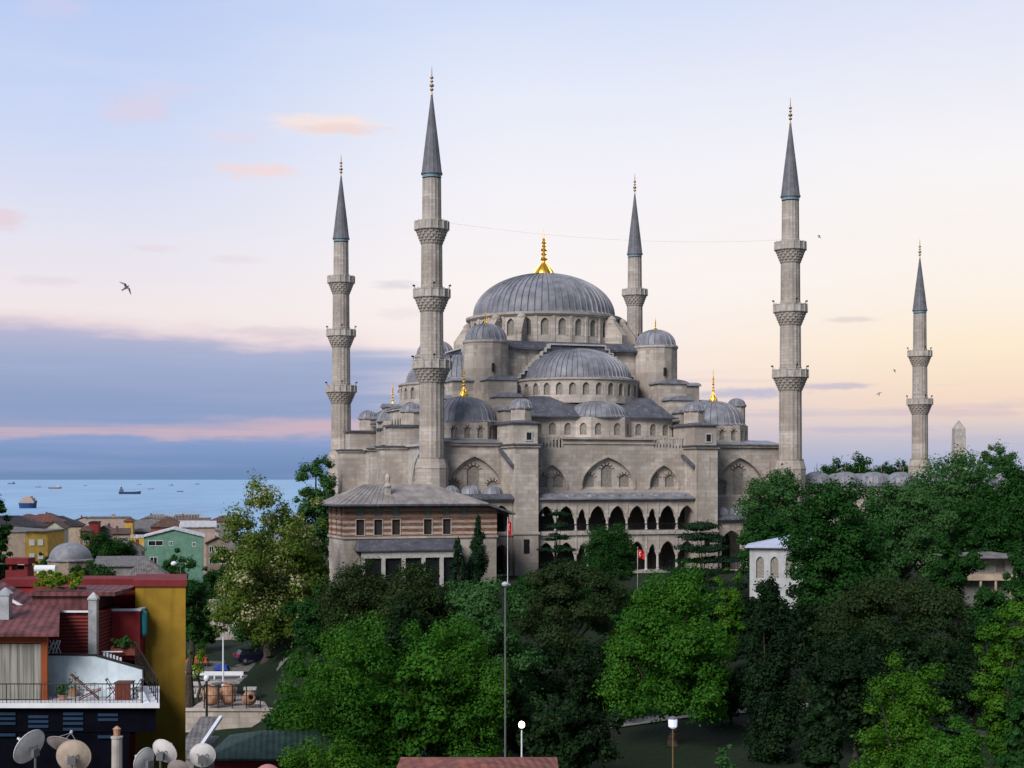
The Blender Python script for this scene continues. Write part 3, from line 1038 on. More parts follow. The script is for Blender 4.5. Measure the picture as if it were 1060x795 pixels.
# ---- the body behind, sea side with its own piers, tall pale windows
q = MB()
q.box(1.0, 53.6, 4.4, 56.2, -0.5, 18.0)
q.build('hall_body', M['stone'], mos)
q = MB()
q.prism([(0.7, 4.0), (53.9, 4.0), (53.9, 56.5), (0.7, 56.5)], 18.0, 18.2)
q.prism([(0.9, 4.4), (53.7, 4.4), (53.7, 56.3), (0.9, 56.3)], 18.2, 18.9, 0, [(3, 7), (51, 7), (51, 54), (3, 54)])
q.build('hall_roof', M['lead'], mos)
fn = side(0.4)
sw = MB()
sar = [(3.2, 11.6, 10.0, 12.0, 16.6), (19.3, 27.6, 10.0, 12.0, 16.6), (29.8, 38.3, 10.0, 12.0, 16.6), (46.0, 54.0, 10.0, 12.0, 16.6)]
sw.wall([(1.5, -0.5), (56, -0.5), (56, 17.6), (1.5, 17.6)], [arch(*a, n=14, pt=0.3) for a in sar], fn, 0.5)
for a in sar:
    archband(sw, fn, a[0], a[1], a[3], a[4], 0.28, -0.12, 0.06, 16, 0.3, zb=a[2])
sw.box(-0.1, 1.2, 1.5, 56, 17.6, 17.95)
so_ = sw.build('sea_side_wall', M['marble'], mos)
wm = MB()
for a in sar:
    c = (a[0] + a[1]) / 2
    wm.extr(arch(c - 0.9, c + 0.9, 10.4, 14, 15), side(0.9), -0.06, 0.0)
    for e in (-2.7, 2.7):
        wm.extr(arch(c + e - 0.75, c + e + 0.75, 10.4, 12.4, 13.2), side(0.9), -0.06, 0.0)
wm.build('window', M['lattice_dark'], so_)
def sidepier(y0, y1, x0=-3.4):
    q = MB()
    q.box(x0, 1.5, y0, y1, -1.0, 17.3)
    q.box(x0 - 0.2, 1.5, y0 - 0.2, y1 + 0.2, 17.3, 17.6)
    q.box(x0 + 1.2, 3.5, y0 + 0.1, y1 - 0.1, 17.78, 20.5)
    o = q.build('buttress_pier', M['stone_pale'], mos)
    l = MB()
    l.box(x0 - 0.4, 1.8, y0 - 0.4, y1 + 0.4, 17.6, 17.78)
    l.box(x0 + 0.9, 4.5, y0 - 0.2, y1 + 0.2, 20.5, 20.8)
    l.build('lead_flashing', M['lead_dark'], o)
sidepier(13.8, 17.2)
sidepier(40.6, 44.2)
sidepier(28.0, 30.0, -1.6)
# upper blocks with slim windows on the sea side
q = MB()
q.box(0.7, 4.2, 17.8, 26.8, 17.95, 23.2)
q.box(0.4, 4.4, 17.5, 27.1, 23.2, 23.45)
ub = q.build('upper_block', M['stone_pale'], mos)
wm = MB()
for c in (19.4, 21.0, 22.6, 24.4):
    wm.extr(arch(c - 0.35, c + 0.35, 19.0, 21.4, 22.0), side(0.7), -0.03, 0.05)
for c in (1.5, 2.6):
    wm.extr(arch(c - 0.3, c + 0.3, 19.0, 21.0, 21.6), front(17.8), -0.03, 0.05)
wm.build('window', M['lattice_dark'], ub)
l = MB()
l.prism([(0.3, 17.4), (4.5, 17.4), (4.5, 27.2), (0.3, 27.2)], 23.45, 23.9, 0, [(1.3, 18.4), (4.5, 18.4), (4.5, 26.2), (1.3, 26.2)])
l.build('lead_cap', M['lead_dark'], ub)

# ================================================================== minarets
def minaret(label, s_, t_, balconies, zcone, ztip, zbase_top, first=None):
    p = W(s_, t_)
    root = thing('minaret', label, 'minaret', (p.x, p.y, ground_z(p.x, p.y) * 0), 0, 'minarets around the mosque')
    b = MB()
    b.lathe(0, 0, [(2.25, -2), (2.25, zbase_top - 1.6), (2.3, zbase_top - 1.4), (1.95, zbase_top - 0.2), (2.0, zbase_top)], 12)
    b.build('minaret_base', M['minaret'], root)
    radii = [1.70, 1.58, 1.46, 1.31][4 - len(balconies) - 1:]
    z = zbase_top
    sh = MB()
    def fluted(r0, r1, z0, z1):
        n = 16
        vs, fs = [], []
        for zz, r in ((z0, r0), (z1, r1)):
            for k in range(n * 2):
                a = 2 * PI * k / (n * 2)
                rr = r * (1.0 if k % 2 == 0 else 0.955)
                vs.append((rr * math.cos(a), rr * math.sin(a), zz))
        m_ = n * 2
        fs = [(i, (i + 1) % m_, m_ + (i + 1) % m_, m_ + i) for i in range(m_)]
        sh.add(vs, fs)
    for i, zb in enumerate(balconies):
        fluted(radii[i], radii[i] * 0.97, z, zb - 2.9)
        z = zb - 2.9
        fluted(radii[i] * 0.97, radii[i + 1] * 0.98, z, zb)
        z = zb - 1.2
        sh.lathe(0, 0, [(radii[i + 1], zb - 1.3), (radii[i + 1] * 1.03, zb + 0.4), (radii[i + 1], zb + 0.5)], 16)
    fluted(radii[-1], radii[-1] * 0.96, z, zcone - 0.8)
    sh.build('shaft', M['minaret'], root)
    for i, zb in enumerate(balconies):
        Rb = 2.60 - 0.16 * (i + (3 - len(balconies)))
        r0 = radii[i]
        q = MB()
        # stalactite corbels in stepped rings
        steps = 5
        for k in range(steps):
            za = zb - 2.95 + k * 0.36
            ra = r0 + (Rb - 0.1 - r0) * ((k + 0.6) / steps) ** 0.9
            nn = 16
            for j in range(nn):
                a = 2 * PI * (j + 0.5 * (k % 2)) / nn
                da = PI / nn * 0.72
                fnr = lambda u_, z_, d_: None
                pts = []
                for (aa, rr_) in ((a - da, r0 * 0.9), (a + da, r0 * 0.9), (a + da * 0.9, ra), (a - da * 0.9, ra)):
                    pts.append((rr_ * math.cos(aa), rr_ * math.sin(aa)))
                low = [(x_ * 0.985, y_ * 0.985) for x_, y_ in pts]
                q.prism(low, za, za + 0.42 + 0.001 * k, 0, pts)
        q.lathe(0, 0, [(r0 * 0.98, zb - 3.1)] + [(r0 + (Rb - 0.1 - r0) * ((k + 0.6) / steps) ** 0.9 * 0.98 - 0.06, zb - 2.95 + k * 0.36 + 0.2) for k in range(steps)] + [(Rb - 0.15, zb - 1.15)], 16)
        q.build('corbel', M['minaret'], root)
        q = MB()
        q.lathe(0, 0, [(Rb - 0.9, zb - 1.22), (Rb, zb - 1.2), (Rb + 0.06, zb - 1.1), (Rb + 0.06, zb - 0.98), (Rb, zb - 0.95), (Rb, zb - 0.12), (Rb + 0.05, zb - 0.1), (Rb + 0.05, zb), (Rb - 0.14, zb), (Rb - 0.14, zb - 1.05), (0.6, zb - 1.05)], 16)
        for j in range(16):
            a = 2 * PI * j / 16
            q.box(Rb * math.cos(a) - 0.1, Rb * math.cos(a) + 0.1, Rb * math.sin(a) - 0.1, Rb * math.sin(a) + 0.1, zb - 1.15, zb + 0.09)
        bal = q.build('balcony', M['trim'], root)
        if i < 2:
            for a in (R(10), R(170), R(-80)):
                h = MB()
                x_, y_ = (Rb + 0.1) * math.cos(a), (Rb + 0.1) * math.sin(a)
                h.tube((x_ * 0.93, y_ * 0.93, zb), (x_ * 0.93, y_ * 0.93, zb + 0.7), 0.05)
                h.tube((x_ * 0.9, y_ * 0.9, zb + 0.6), (x_ * 1.03, y_ * 1.03, zb + 0.6), 0.05, 0.16)
                h.build('loudspeaker', M['iron'], root)
    q = MB()
    q.lathe(0, 0, [(radii[-1] * 0.985, zcone - 0.65), (radii[-1] * 0.985, zcone - 0.2), (radii[-1] * 1.0, zcone - 0.2)], 24)
    q.build('tile_band', M['tealtile'], root)
    q = MB()
    hc = ztip - zcone
    rc = radii[-1] * 1.09
    q.lathe(0, 0, [(rc * 0.9, zcone - 0.22), (rc, zcone - 0.2), (rc, zcone), (rc * 0.93, zcone + 0.15), (rc * 0.66, zcone + hc * 0.33), (rc * 0.38, zcone + hc * 0.64), (0.09, ztip)], rib=16, ribh=0.035)
    q.build('cone_roof', M['cone'], root, smooth=True)
    q = MB()
    prof = [(0.16, ztip - 0.25), (0.09, ztip)]
    for zc_, r in ((0.5, 0.26), (1.05, 0.32), (1.6, 0.22), (2.1, 0.25)):
        for k in range(7):
            a = PI * k / 6
            prof.append((max(0.05, r * math.sin(a)), ztip + zc_ - r * math.cos(a) * 0.75))
    prof += [(0.07, ztip + 2.5), (0.05, ztip + 3.0), (0.03, ztip + 3.6)]
    q.lathe(0, 0, prof, 12)
    q.build('finial', M['copper'], root, smooth=True)
    return root
B3 = [28.95, 38.5, 47.6]
minaret('minaret nearest the pavilion, rising in front of the left half of the domes', 0, 0, B3, 54.15, 64.9, 15.9)
minaret('three balcony minaret at the far left corner, against the blue cloud bank', -0.1, 57, B3, 54.15, 64.9, 17.9)
minaret('three balcony minaret at the right end of the front wall, standing clear of the domes', 54.4, 0, B3, 54.4, 65.2, 15.9)
minaret('minaret behind the great dome with only its top balcony showing', 54.4, 57, B3, 54.15, 65.2, 17.9)
minaret('shorter two balcony minaret farthest right, standing apart behind the trees', 115.0, 57, [28.7, 38.1], 46.1, 56.4, 17.0)

# ================================================================== courtyard with its ring of small domes
pc = W(58.5, 0)
cy_ = thing('courtyard', 'low courtyard arcade with a row of small lead domes above the trees', 'courtyard', (pc.x, pc.y, 0), ROT)
q = MB()
q.box(0, 54, 1.2, 6.0, -0.5, 11.6)
q.box(0, 54, 52, 56.5, -0.5, 11.6)
q.box(-0.2, 54.2, 1.0, 1.2, 11.2, 11.75)
q.build('courtyard_wall', M['stone'], cy_)
q = MB()
q.box(-0.2, 54.2, 0.9, 6.2, 11.75, 11.95)
q.box(-0.2, 54.2, 51.8, 56.7, 11.75, 11.95)
q.build('courtyard_roof', M['lead_dark'], cy_)
q = MB()
q.lathe(0, 0, domeprof(2.05, 1.6, 12.5, 9, 0.15), rib=16, ribh=0.05)
q.lathe(0, 0, [(2.2, 11.9), (2.2, 12.35)], 16)
d0 = q.build('courtyard_dome', M['lead'], cy_, smooth=True)
q = MB()
q.lathe(0, 0, [(0.05, 14.3), (0.08, 14.6), (0.03, 14.8), (0.05, 15.0), (0.015, 15.5)], 8)
q.build('finial', M['copper'], d0)
i = 0
for yy in (3.6, 54.2):
    for k in range(11):
        o = d0 if i == 0 else copy_tree(d0)
        o.location = (2.4 + k * 4.85, yy, 0)
        i += 1

# ================================================================== the brick and stone pavilion beside the left minaret
pp = W(-15.3, -15.0)
pv = thing('pavilion', 'two storey pavilion of brick and stone stripes with a wide hipped lead roof', 'pavilion', (pp.x, pp.y, 0), ROT)
# local axes: x along the front, y into depth, front face at y = 0
L, D = 19.6, 9.0
zb, zm, ze = -4.0, 5.95, 9.75
q = MB()
fn = front(0.0)
lows = [(2.05, 0), (4.3, 0), (6.55, 0), (10.6, 0), (13.05, 0)]
holes = [[(c - 0.52, 6.15), (c + 0.52, 6.15), (c + 0.52, 8.05), (c - 0.52, 8.05)] for c, _ in lows]
ups = [2.05, 4.3, 6.55, 10.6, 13.05, 15.3]
holes += [arch(c - 0.45, c + 0.45, 8.45, 9.25, 9.6) for c in ups]
q.wall([(0, zm), (L, zm), (L, ze), (0, ze)], holes, fn, 0.3)
fs_ = side(0.0)
sh_ = [[(c - 0.5, 6.15), (c + 0.5, 6.15), (c + 0.5, 8.05), (c - 0.5, 8.05)] for c in (1.4, 4.4, 7.4)] + [arch(c - 0.45, c + 0.45, 8.45, 9.25, 9.6) for c in (1.4, 4.4, 7.4)]
q.wall([(0, zm), (D, zm), (D, ze), (0, ze)], sh_, fs_, 0.3)
q.add([(L, 0, zm), (L, D, zm), (L, D, ze), (L, 0, ze), (0, D, zm), (0, D, ze)], [(0, 1, 2, 3), (1, 4, 5, 2)])
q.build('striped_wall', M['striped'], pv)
q = MB()
q.box(0.05, L - 0.05, 0.05, D - 0.05, zb, zm - 0.25)
q.box(-0.12, L + 0.12, -0.12, D + 0.12, zm - 0.25, zm)
q.build('lower_wall', M['stone'], pv)
M['grille'] = mat('plaster_grille', (0.17, 0.19, 0.18), 0.7, build=mottled(5, 0.3))
for c, _ in lows:
    f = MB()
    for b in ((c - 0.59, c - 0.52, 6.08, 8.12), (c + 0.52, c + 0.59, 6.08, 8.12), (c - 0.52, c + 0.52, 6.08, 6.15), (c - 0.52, c + 0.52, 8.05, 8.12)):
        f.box(b[0], b[1], -0.07, 0.1, b[2], b[3])
    wo_ = f.build('window', M['marble'], pv)
    g2 = MB()
    g2.box(c - 0.52, c + 0.52, 0.2, 0.26, 6.15, 8.05)
    g2.build('pane', M['wood_dark'], wo_)
for c in ups:
    g2 = MB()
    g2.extr(arch(c - 0.45, c + 0.45, 8.45, 9.25, 9.6), fn, 0.15, 0.25)
    g2.build('upper_window', M['grille'], pv)
g2 = MB()
for c in (1.4, 4.4, 7.4):
    g2.extr([(c - 0.5, 6.15), (c + 0.5, 6.15), (c + 0.5, 8.05), (c - 0.5, 8.05)], fs_, 0.15, 0.25)
    g2.extr(arch(c - 0.45, c + 0.45, 8.45, 9.25, 9.6), fs_, 0.15, 0.25)
g2.build('side_window', M['wood_dark'], pv)
q = MB()
e = 1.25
q.prism([(-e, -e), (L - 1.5, -e), (L - 1.5, D + e), (-e, D + e)], 9.95, 12.35, 0, [(3.6, 4.2), (12.2, 4.2), (12.2, 5.2), (3.6, 5.2)])
rf = q.build('roof', M['pavroof'], pv)
rb = MB()
for k in range(26):                                       # rolled seams of the lead
    x0_ = -e + 0.35 + k * 0.76
    tx_ = 3.6 + (12.2 - 3.6) * (x0_ + e) / (L - 1.5 + e)
    rb.tube((x0_, -e + 0.02, 9.97), (tx_, 4.2, 12.36), 0.055, n=5)
for k in range(9):
    y0_ = -e + 0.6 + k * 1.15
    ty_ = 4.2 + (y0_ + e) / (D + 2 * e)
    rb.tube((-e + 0.02, y0_, 9.97), (3.6, ty_, 12.36), 0.055, n=5)
rb.build('roof_seam', M['pavroof'], rf)
q = MB()
q.box(-e - 0.04, L - 1.5, -e - 0.04, D + e, 9.72, 9.95)
q.add([(L - 1.5, -e - 0.04, 9.72), (L + 2.0, -e - 0.04, 8.5), (L + 2.0, -e - 0.04, 8.75), (L - 1.5, -e - 0.04, 9.95), (L - 1.5, D + e, 9.72), (L + 2.0, D + e, 8.5), (L + 2.0, D + e, 8.75), (L - 1.5, D + e, 9.95)],
      [(0, 1, 2, 3), (4, 7, 6, 5), (3, 2, 6, 7), (0, 4, 5, 1), (1, 5, 6, 2)])
q.build('eave', M['lead_dark'], pv)
# lean-to along the foot of the front
q = MB()
q.prism([(1.2, -3.4), (14.2, -3.4), (14.2, -0.15), (1.2, -0.15)], 4.3, 4.45)
q.prism([(1.2, -3.4), (14.2, -3.4), (14.2, -0.15), (1.2, -0.15)], 4.45, 5.6, 0, [(1.6, -0.6), (14.0, -0.6), (14.0, -0.15), (1.6, -0.15)])
q.build('lean_to_roof', M['lead_dark'], pv)
q = MB()
q.box(1.5, 14.0, -3.1, -2.9, 3.45, 4.3)
for c in (1.7, 4.2, 6.7, 9.2, 11.5, 13.8):
    q.box(c - 0.22, c + 0.22, -3.15, -2.85, zb, 3.45)
q.build('lean_to_frame', M['marble'], pv)
q = MB()
q.box(1.6, 13.9, -2.75, -2.7, zb, 3.45)
q.build('lean_to_glass', M['void'], pv)
# dark metal band at the corner, a chimney on the roof
q = MB()
q.box(5.55, 6.15, 1.2, 1.8, 10.6, 12.0)
q.lathe(5.85, 1.5, [(0.45, 12.0), (0.5, 12.2), (0.2, 12.5), (0.3, 12.9), (0.35, 13.3), (0.1, 13.7)], 10)
q.build('chimney', M['trim'], pv)

# thin cable strung between the two front minarets
a, b = W(1.7, -1.8, 47.3), W(52.9, -1.8, 47.7)
q = MB()
pts = [a.lerp(b, k / 16) + Vector((0, 0, -1.2 * (1 - (2 * k / 16 - 1) ** 2))) for k in range(17)]
q.path(pts, 0.007, 4)
tag(q.build('cable', M['iron']), 'thin cable strung high between the two front minarets', 'cable')
# ================================================================== trees
LEAF = {}
def leafmat(key, *a):
    LEAF[key] = leafy(*a)
leafmat('bright', (0.018, 0.088, 0.008), (0.062, 0.18, 0.018))
leafmat('fresh', (0.024, 0.095, 0.007), (0.075, 0.185, 0.015))
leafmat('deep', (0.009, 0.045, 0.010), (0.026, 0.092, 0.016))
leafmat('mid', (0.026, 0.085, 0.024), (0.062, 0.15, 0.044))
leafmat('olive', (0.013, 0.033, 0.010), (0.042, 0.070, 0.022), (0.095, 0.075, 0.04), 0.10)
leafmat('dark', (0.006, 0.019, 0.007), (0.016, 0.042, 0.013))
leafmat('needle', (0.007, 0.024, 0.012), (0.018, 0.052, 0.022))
leafmat('bloom', (0.045, 0.095, 0.012), (0.15, 0.21, 0.035), (0.48, 0.45, 0.28), 0.24)
leafmat('yellow', (0.10, 0.20, 0.015), (0.22, 0.32, 0.03))

def leafmesh(name, rng, P, Nn, size, tint, m):
    n = len(P)
    r = rng.normal(size=(n, 3))
    t = np.cross(Nn, r)
    t /= np.linalg.norm(t, axis=1)[:, None] + 1e-9
    b = np.cross(Nn, t)
    a = (size * rng.uniform(0.6, 1.35, n))[:, None]
    bb = a * rng.uniform(0.45, 0.8, n)[:, None]
    bend = Nn * a * rng.uniform(-0.25, 0.25, n)[:, None]
    V = np.empty((n, 4, 3))
    V[:, 0] = P - t * a
    V[:, 1] = P - b * bb + bend
    V[:, 2] = P + t * a
    V[:, 3] = P + b * bb + bend
    me = bpy.data.meshes.new(name)
    me.vertices.add(n * 4)
    me.vertices.foreach_set('co', V.reshape(-1).astype(np.float32))
    me.loops.add(n * 4)
    me.loops.foreach_set('vertex_index', np.arange(n * 4, dtype=np.int32))
    me.polygons.add(n)
    me.polygons.foreach_set('loop_start', np.arange(0, n * 4, 4, dtype=np.int32))
    me.polygons.foreach_set('loop_total', np.full(n, 4, dtype=np.int32))
    me.update(calc_edges=True)
    at_ = me.attributes.new('tint', 'FLOAT', 'FACE')
    at_.data.foreach_set('value', np.clip(tint, 0, 1).astype(np.float32))
    me.materials.append(m)
    o = bpy.data.objects.new(name, me)
    col.objects.link(o)
    return o

def crown_points(rng, shape, rx, rz, n, nc, leaf):
    """clump centres and radii of a crown centred on its own middle, then leaf positions, outward directions, tints"""
    C_, Rr = [], []
    if shape in ('column', 'cone'):
        nc = int(nc * 1.6)
        for i in range(nc):
            h = -1 + 2 * (i + rng.uniform(0, 1)) / nc
            u_ = (h + 1) / 2
            wdt = (1 - u_) ** 0.65 * min(1, 0.55 + u_ * 3) if shape == 'cone' else (1 - u_ ** 2.6) ** 0.6 * min(1, 0.6 + u_ * 1.6)
            wdt = max(0.07, wdt)
            a = rng.uniform(0, 2 * PI)
            k = rng.uniform(0.2, 0.8)
            C_.append((rx * wdt * k * math.cos(a), rx * wdt * k * math.sin(a), rz * h * 0.92))
            Rr.append(rx * (0.12 + 0.3 * wdt) * rng.uniform(0.75, 1.15))
    elif shape == 'cedar':
        tiers = 6
        for i in range(nc):
            k = i % tiers
            h = -0.85 + 1.75 * k / (tiers - 1)
            wdt = (1.0 - 0.72 * k / (tiers - 1)) * rng.uniform(0.75, 1.1)
            a = rng.uniform(0, 2 * PI)
            d = rng.uniform(0.2, 0.95)
            C_.append((rx * wdt * d * math.cos(a), rx * wdt * d * math.sin(a), rz * h + rng.normal() * rz * 0.04))
            Rr.append(rx * rng.uniform(0.2, 0.32))
    elif shape == 'umbrella':
        for i in range(nc):
            a = rng.uniform(0, 2 * PI)
            d = math.sqrt(rng.uniform(0, 1)) * 0.9
            top = rz * (1.25 * math.sqrt(max(0, 1 - d * d)) - 0.45)
            C_.append((rx * d * math.cos(a), rx * d * math.sin(a), top - rz * (rng.uniform(0, 0.8) if rng.uniform() < 0.45 else 0)))
            Rr.append(rx * rng.uniform(0.12, 0.22))
    else:
        # a few main limbs carry masses of unequal size; each mass carries smaller clumps
        nm = max(8, nc // 5)
        masses = []
        for i in range(nm):
            v = rng.normal(size=3)
            v /= np.linalg.norm(v)
            v[2] = v[2] * 0.9 + 0.08
            k = rng.uniform(0.22, 0.5)
            taper = 1.0 - (0.4 * max(0, v[2]) if shape == 'egg' else 0)
            masses.append((np.array([rx * v[0] * k * taper, rx * v[1] * k * taper, rz * v[2] * k * 1.05]), rng.uniform(0.36, 0.5)))
        masses.append((np.array([0, 0, -0.1 * rz]), 0.6))
        for i in range(int(nc * 1.5)):
            m0, mr = masses[i % len(masses)]
            v = rng.normal(size=3)
            v /= np.linalg.norm(v)
            if v[2] < -0.6:
                v[2] *= -0.5
            if shape == 'ball':
                m0, mr = np.zeros(3), 0.78
            k = mr * rng.uniform(0.7, 1.08)
            c = m0 + v * np.array([rx, rx, rz]) * k
            q2 = math.sqrt((c[0] / rx) ** 2 + (c[1] / rx) ** 2 + (c[2] / rz) ** 2)
            if q2 > 0.9:
                c = c * (0.9 / q2)
            C_.append(tuple(c))
            Rr.append(min(rx, rz) * rng.uniform(0.11, 0.27))
        for m0, mr in masses:                              # shaded inner leaves close the crown
            C_.append(tuple(m0))
            Rr.append(min(rx, rz) * mr * 0.8)
    C_ = np.array(C_)
    Rr = np.array(Rr)
    if shape in ('round', 'egg', 'umbrella', 'ball'):              # fill the whole envelope of the crown
        for ax, ext in ((0, rx), (1, rx), (2, rz)):
            lo_e, hi_e = np.min(C_[:, ax] - Rr * 0.8), np.max(C_[:, ax] + Rr * 0.8)
            C_[:, ax] = (C_[:, ax] - (lo_e + hi_e) / 2) * (2 * ext / (hi_e - lo_e))
    pr = Rr ** 1.7
    idx = rng.choice(len(C_), n, p=pr / pr.sum())
    d = rng.normal(size=(n, 3))
    d /= np.linalg.norm(d, axis=1)[:, None]
    d[:, 2] = np.where(d[:, 2] < -0.3, d[:, 2] * 0.6, d[:, 2])
    rad = np.where(rng.uniform(size=n) < 0.72, rng.uniform(0.7, 1.08, n), rng.uniform(0.15, 0.8, n))
    rad *= 1 + np.abs(rng.normal(size=n)) * 0.3 * (rng.uniform(size=n) < 0.22)
    sq = np.ones(3)
    if shape == 'cedar':
        sq = np.array([1.15, 1.15, 0.3])
    elif shape == 'umbrella':
        sq = np.array([1.1, 1.1, 0.75])
    elif shape in ('column', 'cone'):
        sq = np.array([0.9, 0.9, 1.5])
    P = C_[idx] + d * (Rr[idx] * rad)[:, None] * sq
    Nn = d * 0.95 + rng.normal(size=(n, 3)) * 0.36 + np.array([0, 0, 0.35])
    Nn /= np.linalg.norm(Nn, axis=1)[:, None]
    tint = rng.uniform(0.0, 0.34, n) + (rng.uniform(0.05, 0.6, len(C_)))[idx] + (rng.uniform(size=n) < 0.05) * 0.3
    return P, Nn, tint, C_, Rr

def tree(label, px, ptop, Y, wpx, crown_h, shape='round', leaf='mid', n=7000, nc=34, ls=0.28, seed=1, name='tree', group=None, bark='bark', clear=0.12, cat='tree', zbase=None, spread=1.0):
    """a tree standing on the ground at distance Y; crown wpx wide in the view, crown_h metres high"""
    top = at(px, ptop, Y)
    gz = ground_z(top.x, Y) - 0.15 if zbase is None else zbase
    H = top.z - gz
    rx = wpx / FOC * Y / 2
    crown_h = min(crown_h * 1.3, H * 0.95) if shape not in ('column', 'umbrella', 'cedar') else crown_h
    rz = crown_h / 2
    n = int(n * 3.7)
    ls = ls * 0.56
    wpx = wpx * 1.1
    zc = H - rz
    rng = np.random.default_rng(seed)
    root = thing(name, label, cat, (top.x, Y, gz), rng.uniform(0, 6.28), group)
    P, Nn, tint, Cc, Rr = crown_points(rng, shape, rx * 0.96, rz * 0.96, n, nc, ls)
    # lift a few sprays beyond the outline
    k = rng.choice(n, n // 14)
    P[k] *= (1 + rng.uniform(0.02, 0.12, len(k)))[:, None]
    P[:, 2] += zc
    cr = leafmesh('crown', rng, P, Nn, ls, tint, LEAF[leaf])
    cr.parent = root
    q = MB()
    r0 = max(0.1, 0.028 * H)
    pts = [Vector((0, 0, 0))]
    hb = max(0.4, (zc - rz) + 0.25 * rz)
    for i in range(1, 5):
        pts.append(Vector((rng.normal() * 0.02 * H * i / 4, rng.normal() * 0.02 * H * i / 4, hb * i / 4)))
    rr = r0
    for i, (a, b) in enumerate(zip(pts[:-1], pts[1:])):
        q.tube(a, b, rr * (1.3 if i == 0 else 1), rr * 0.88, 8)
        rr *= 0.88
    tip = pts[-1]
    sel = rng.choice(len(Cc), min(len(Cc), 11), replace=False)
    for j in sel:
        c = Vector(Cc[j]) + Vector((0, 0, zc))
        midp = tip.lerp(c, 0.5) + Vector((0, 0, -0.06 * H * rng.uniform(0.2, 1)))
        q.tube(tip, midp, rr * 0.6, rr * 0.38, 6)
        q.tube(midp, c, rr * 0.38, rr * 0.12, 5)
    q.build('trunk', M[bark], root)
    return root

TG = 'trees of the park below the mosque'
# --- around the mosque
tree('tall blossoming tree with cream flowers left of the pavilion, in front of the sea', 276, 486, 168, 126, 17, 'ball', 'bloom', 12000, 74, 0.30, 11, 'blossoming_tree', clear=.2)
tree('dark leafy tree rising behind the blossoming tree beside the far left minaret', 327, 469, 235, 54, 16, 'ball', 'mid', 6500, 70, 0.34, 12)
tree('narrow tree squeezed between the blossoming tree and the pavilion corner', 318, 510, 178, 50, 13, 'ball', 'bloom', 3500, 22, 0.28, 13)
tree('dark green leafy tree below the blossoming tree, behind the parked car', 262, 566, 176, 84, 9.5, 'round', 'mid', 6000, 30, 0.26, 14)
tree('slim black green cypress against the right end of the striped pavilion', 495, 529, 168, 31, 11.5, 'cone', 'needle', 5000, 34, 0.17, 21, 'cypress')
tree('small blue green conifer at the left foot of the slim cypress', 474, 553, 166, 28, 6.0, 'cone', 'needle', 2200, 20, 0.17, 22, 'conifer')
tree('dense ball shaped tree in front of the lower arcade', 629, 538, 168, 64, 6.0, 'ball', 'deep', 9000, 110, 0.17, 23)
tree('flat tiered cedar in front of the right pier of the mosque', 727, 541, 168, 92, 7.5, 'cedar', 'needle', 6000, 48, 0.2, 24, 'cedar_tree')
tree('smaller tiered cedar in front of the left end of the arcade', 578, 527, 178, 50, 8.5, 'cedar', 'needle', 2600, 30, 0.2, 25, 'cedar_tree')
tree('light green tree covering the foot of the right front minaret', 808, 481, 186, 96, 12.5, 'ball', 'mid', 10000, 80, 0.3, 31)
tree('broad dark maple in front of the courtyard domes', 868, 490, 142, 116, 13.0, 'ball', 'deep', 13000, 90, 0.28, 32)
tree('green tree right of the dark maple, under the shorter minaret', 940, 494, 176, 104, 12.5, 'ball', 'mid', 9000, 42, 0.3, 33)
tree('tall tree with a pointed top right of the shorter minaret', 985, 460, 200, 112, 17.0, 'ball', 'mid', 11000, 90, 0.32, 34)
tree('large tree cut off by the right edge, its crown level with the obelisk foot', 1052, 470, 188, 104, 16.0, 'ball', 'deep', 10000, 84, 0.32, 35)
tree('far tree whose round top stands behind the right edge trees', 1035, 455, 300, 54, 13, 'ball', 'mid', 4500, 56, 0.4, 36)
tree('low far crown on the skyline between the right front and the shorter minarets', 892, 466, 380, 50, 11, 'ball', 'deep', 3600, 50, 0.45, 37, group='far trees on the skyline')
tree('lower far crown on the skyline left of its taller neighbour', 864, 472, 390, 42, 9, 'ball', 'deep', 2800, 44, 0.45, 38, group='far trees on the skyline')
tree('far crown on the skyline just left of the shorter minaret', 925, 474, 400, 44, 9, 'ball', 'deep', 2800, 44, 0.45, 39, group='far trees on the skyline')
# --- middle row
tree('dark clipped looking crown below the left part of the pavilion', 372, 575, 146, 96, 8.5, 'ball', 'olive', 8000, 70, 0.22, 41)
tree('dark crown below the lean-to of the pavilion', 432, 578, 140, 90, 8.5, 'ball', 'olive', 7500, 66, 0.22, 42)
tree('pale green feathery tree behind the tall lamp post', 502, 594, 110, 118, 10.0, 'ball', 'mid', 10000, 46, 0.22, 43)
tree('broad olive brown topped tree left of the bright central tree', 586, 576, 126, 138, 9.5, 'umbrella', 'olive', 11000, 60, 0.2, 44)
tree('bright green tree in the middle with knobbly clumps of leaves', 697, 577, 106, 148, 14, 'ball', 'bright', 16000, 70, 0.2, 45)
tree('yellow green sapling crown showing above the bright central tree', 752, 584, 125, 40, 6, 'round', 'fresh', 2500, 20, 0.2, 46)
tree('black green conifer right of the bright central tree', 798, 592, 100, 70, 13.5, 'column', 'dark', 8000, 50, 0.2, 47, 'conifer')
tree('wide umbrella crowned pine on the right, brownish on top', 925, 588, 116, 182, 11.0, 'umbrella', 'olive', 14000, 70, 0.2, 48, 'pine_tree')
tree('dark tree in the shade under the umbrella pine', 868, 640, 110, 90, 7.5, 'round', 'dark', 6000, 36, 0.22, 49)
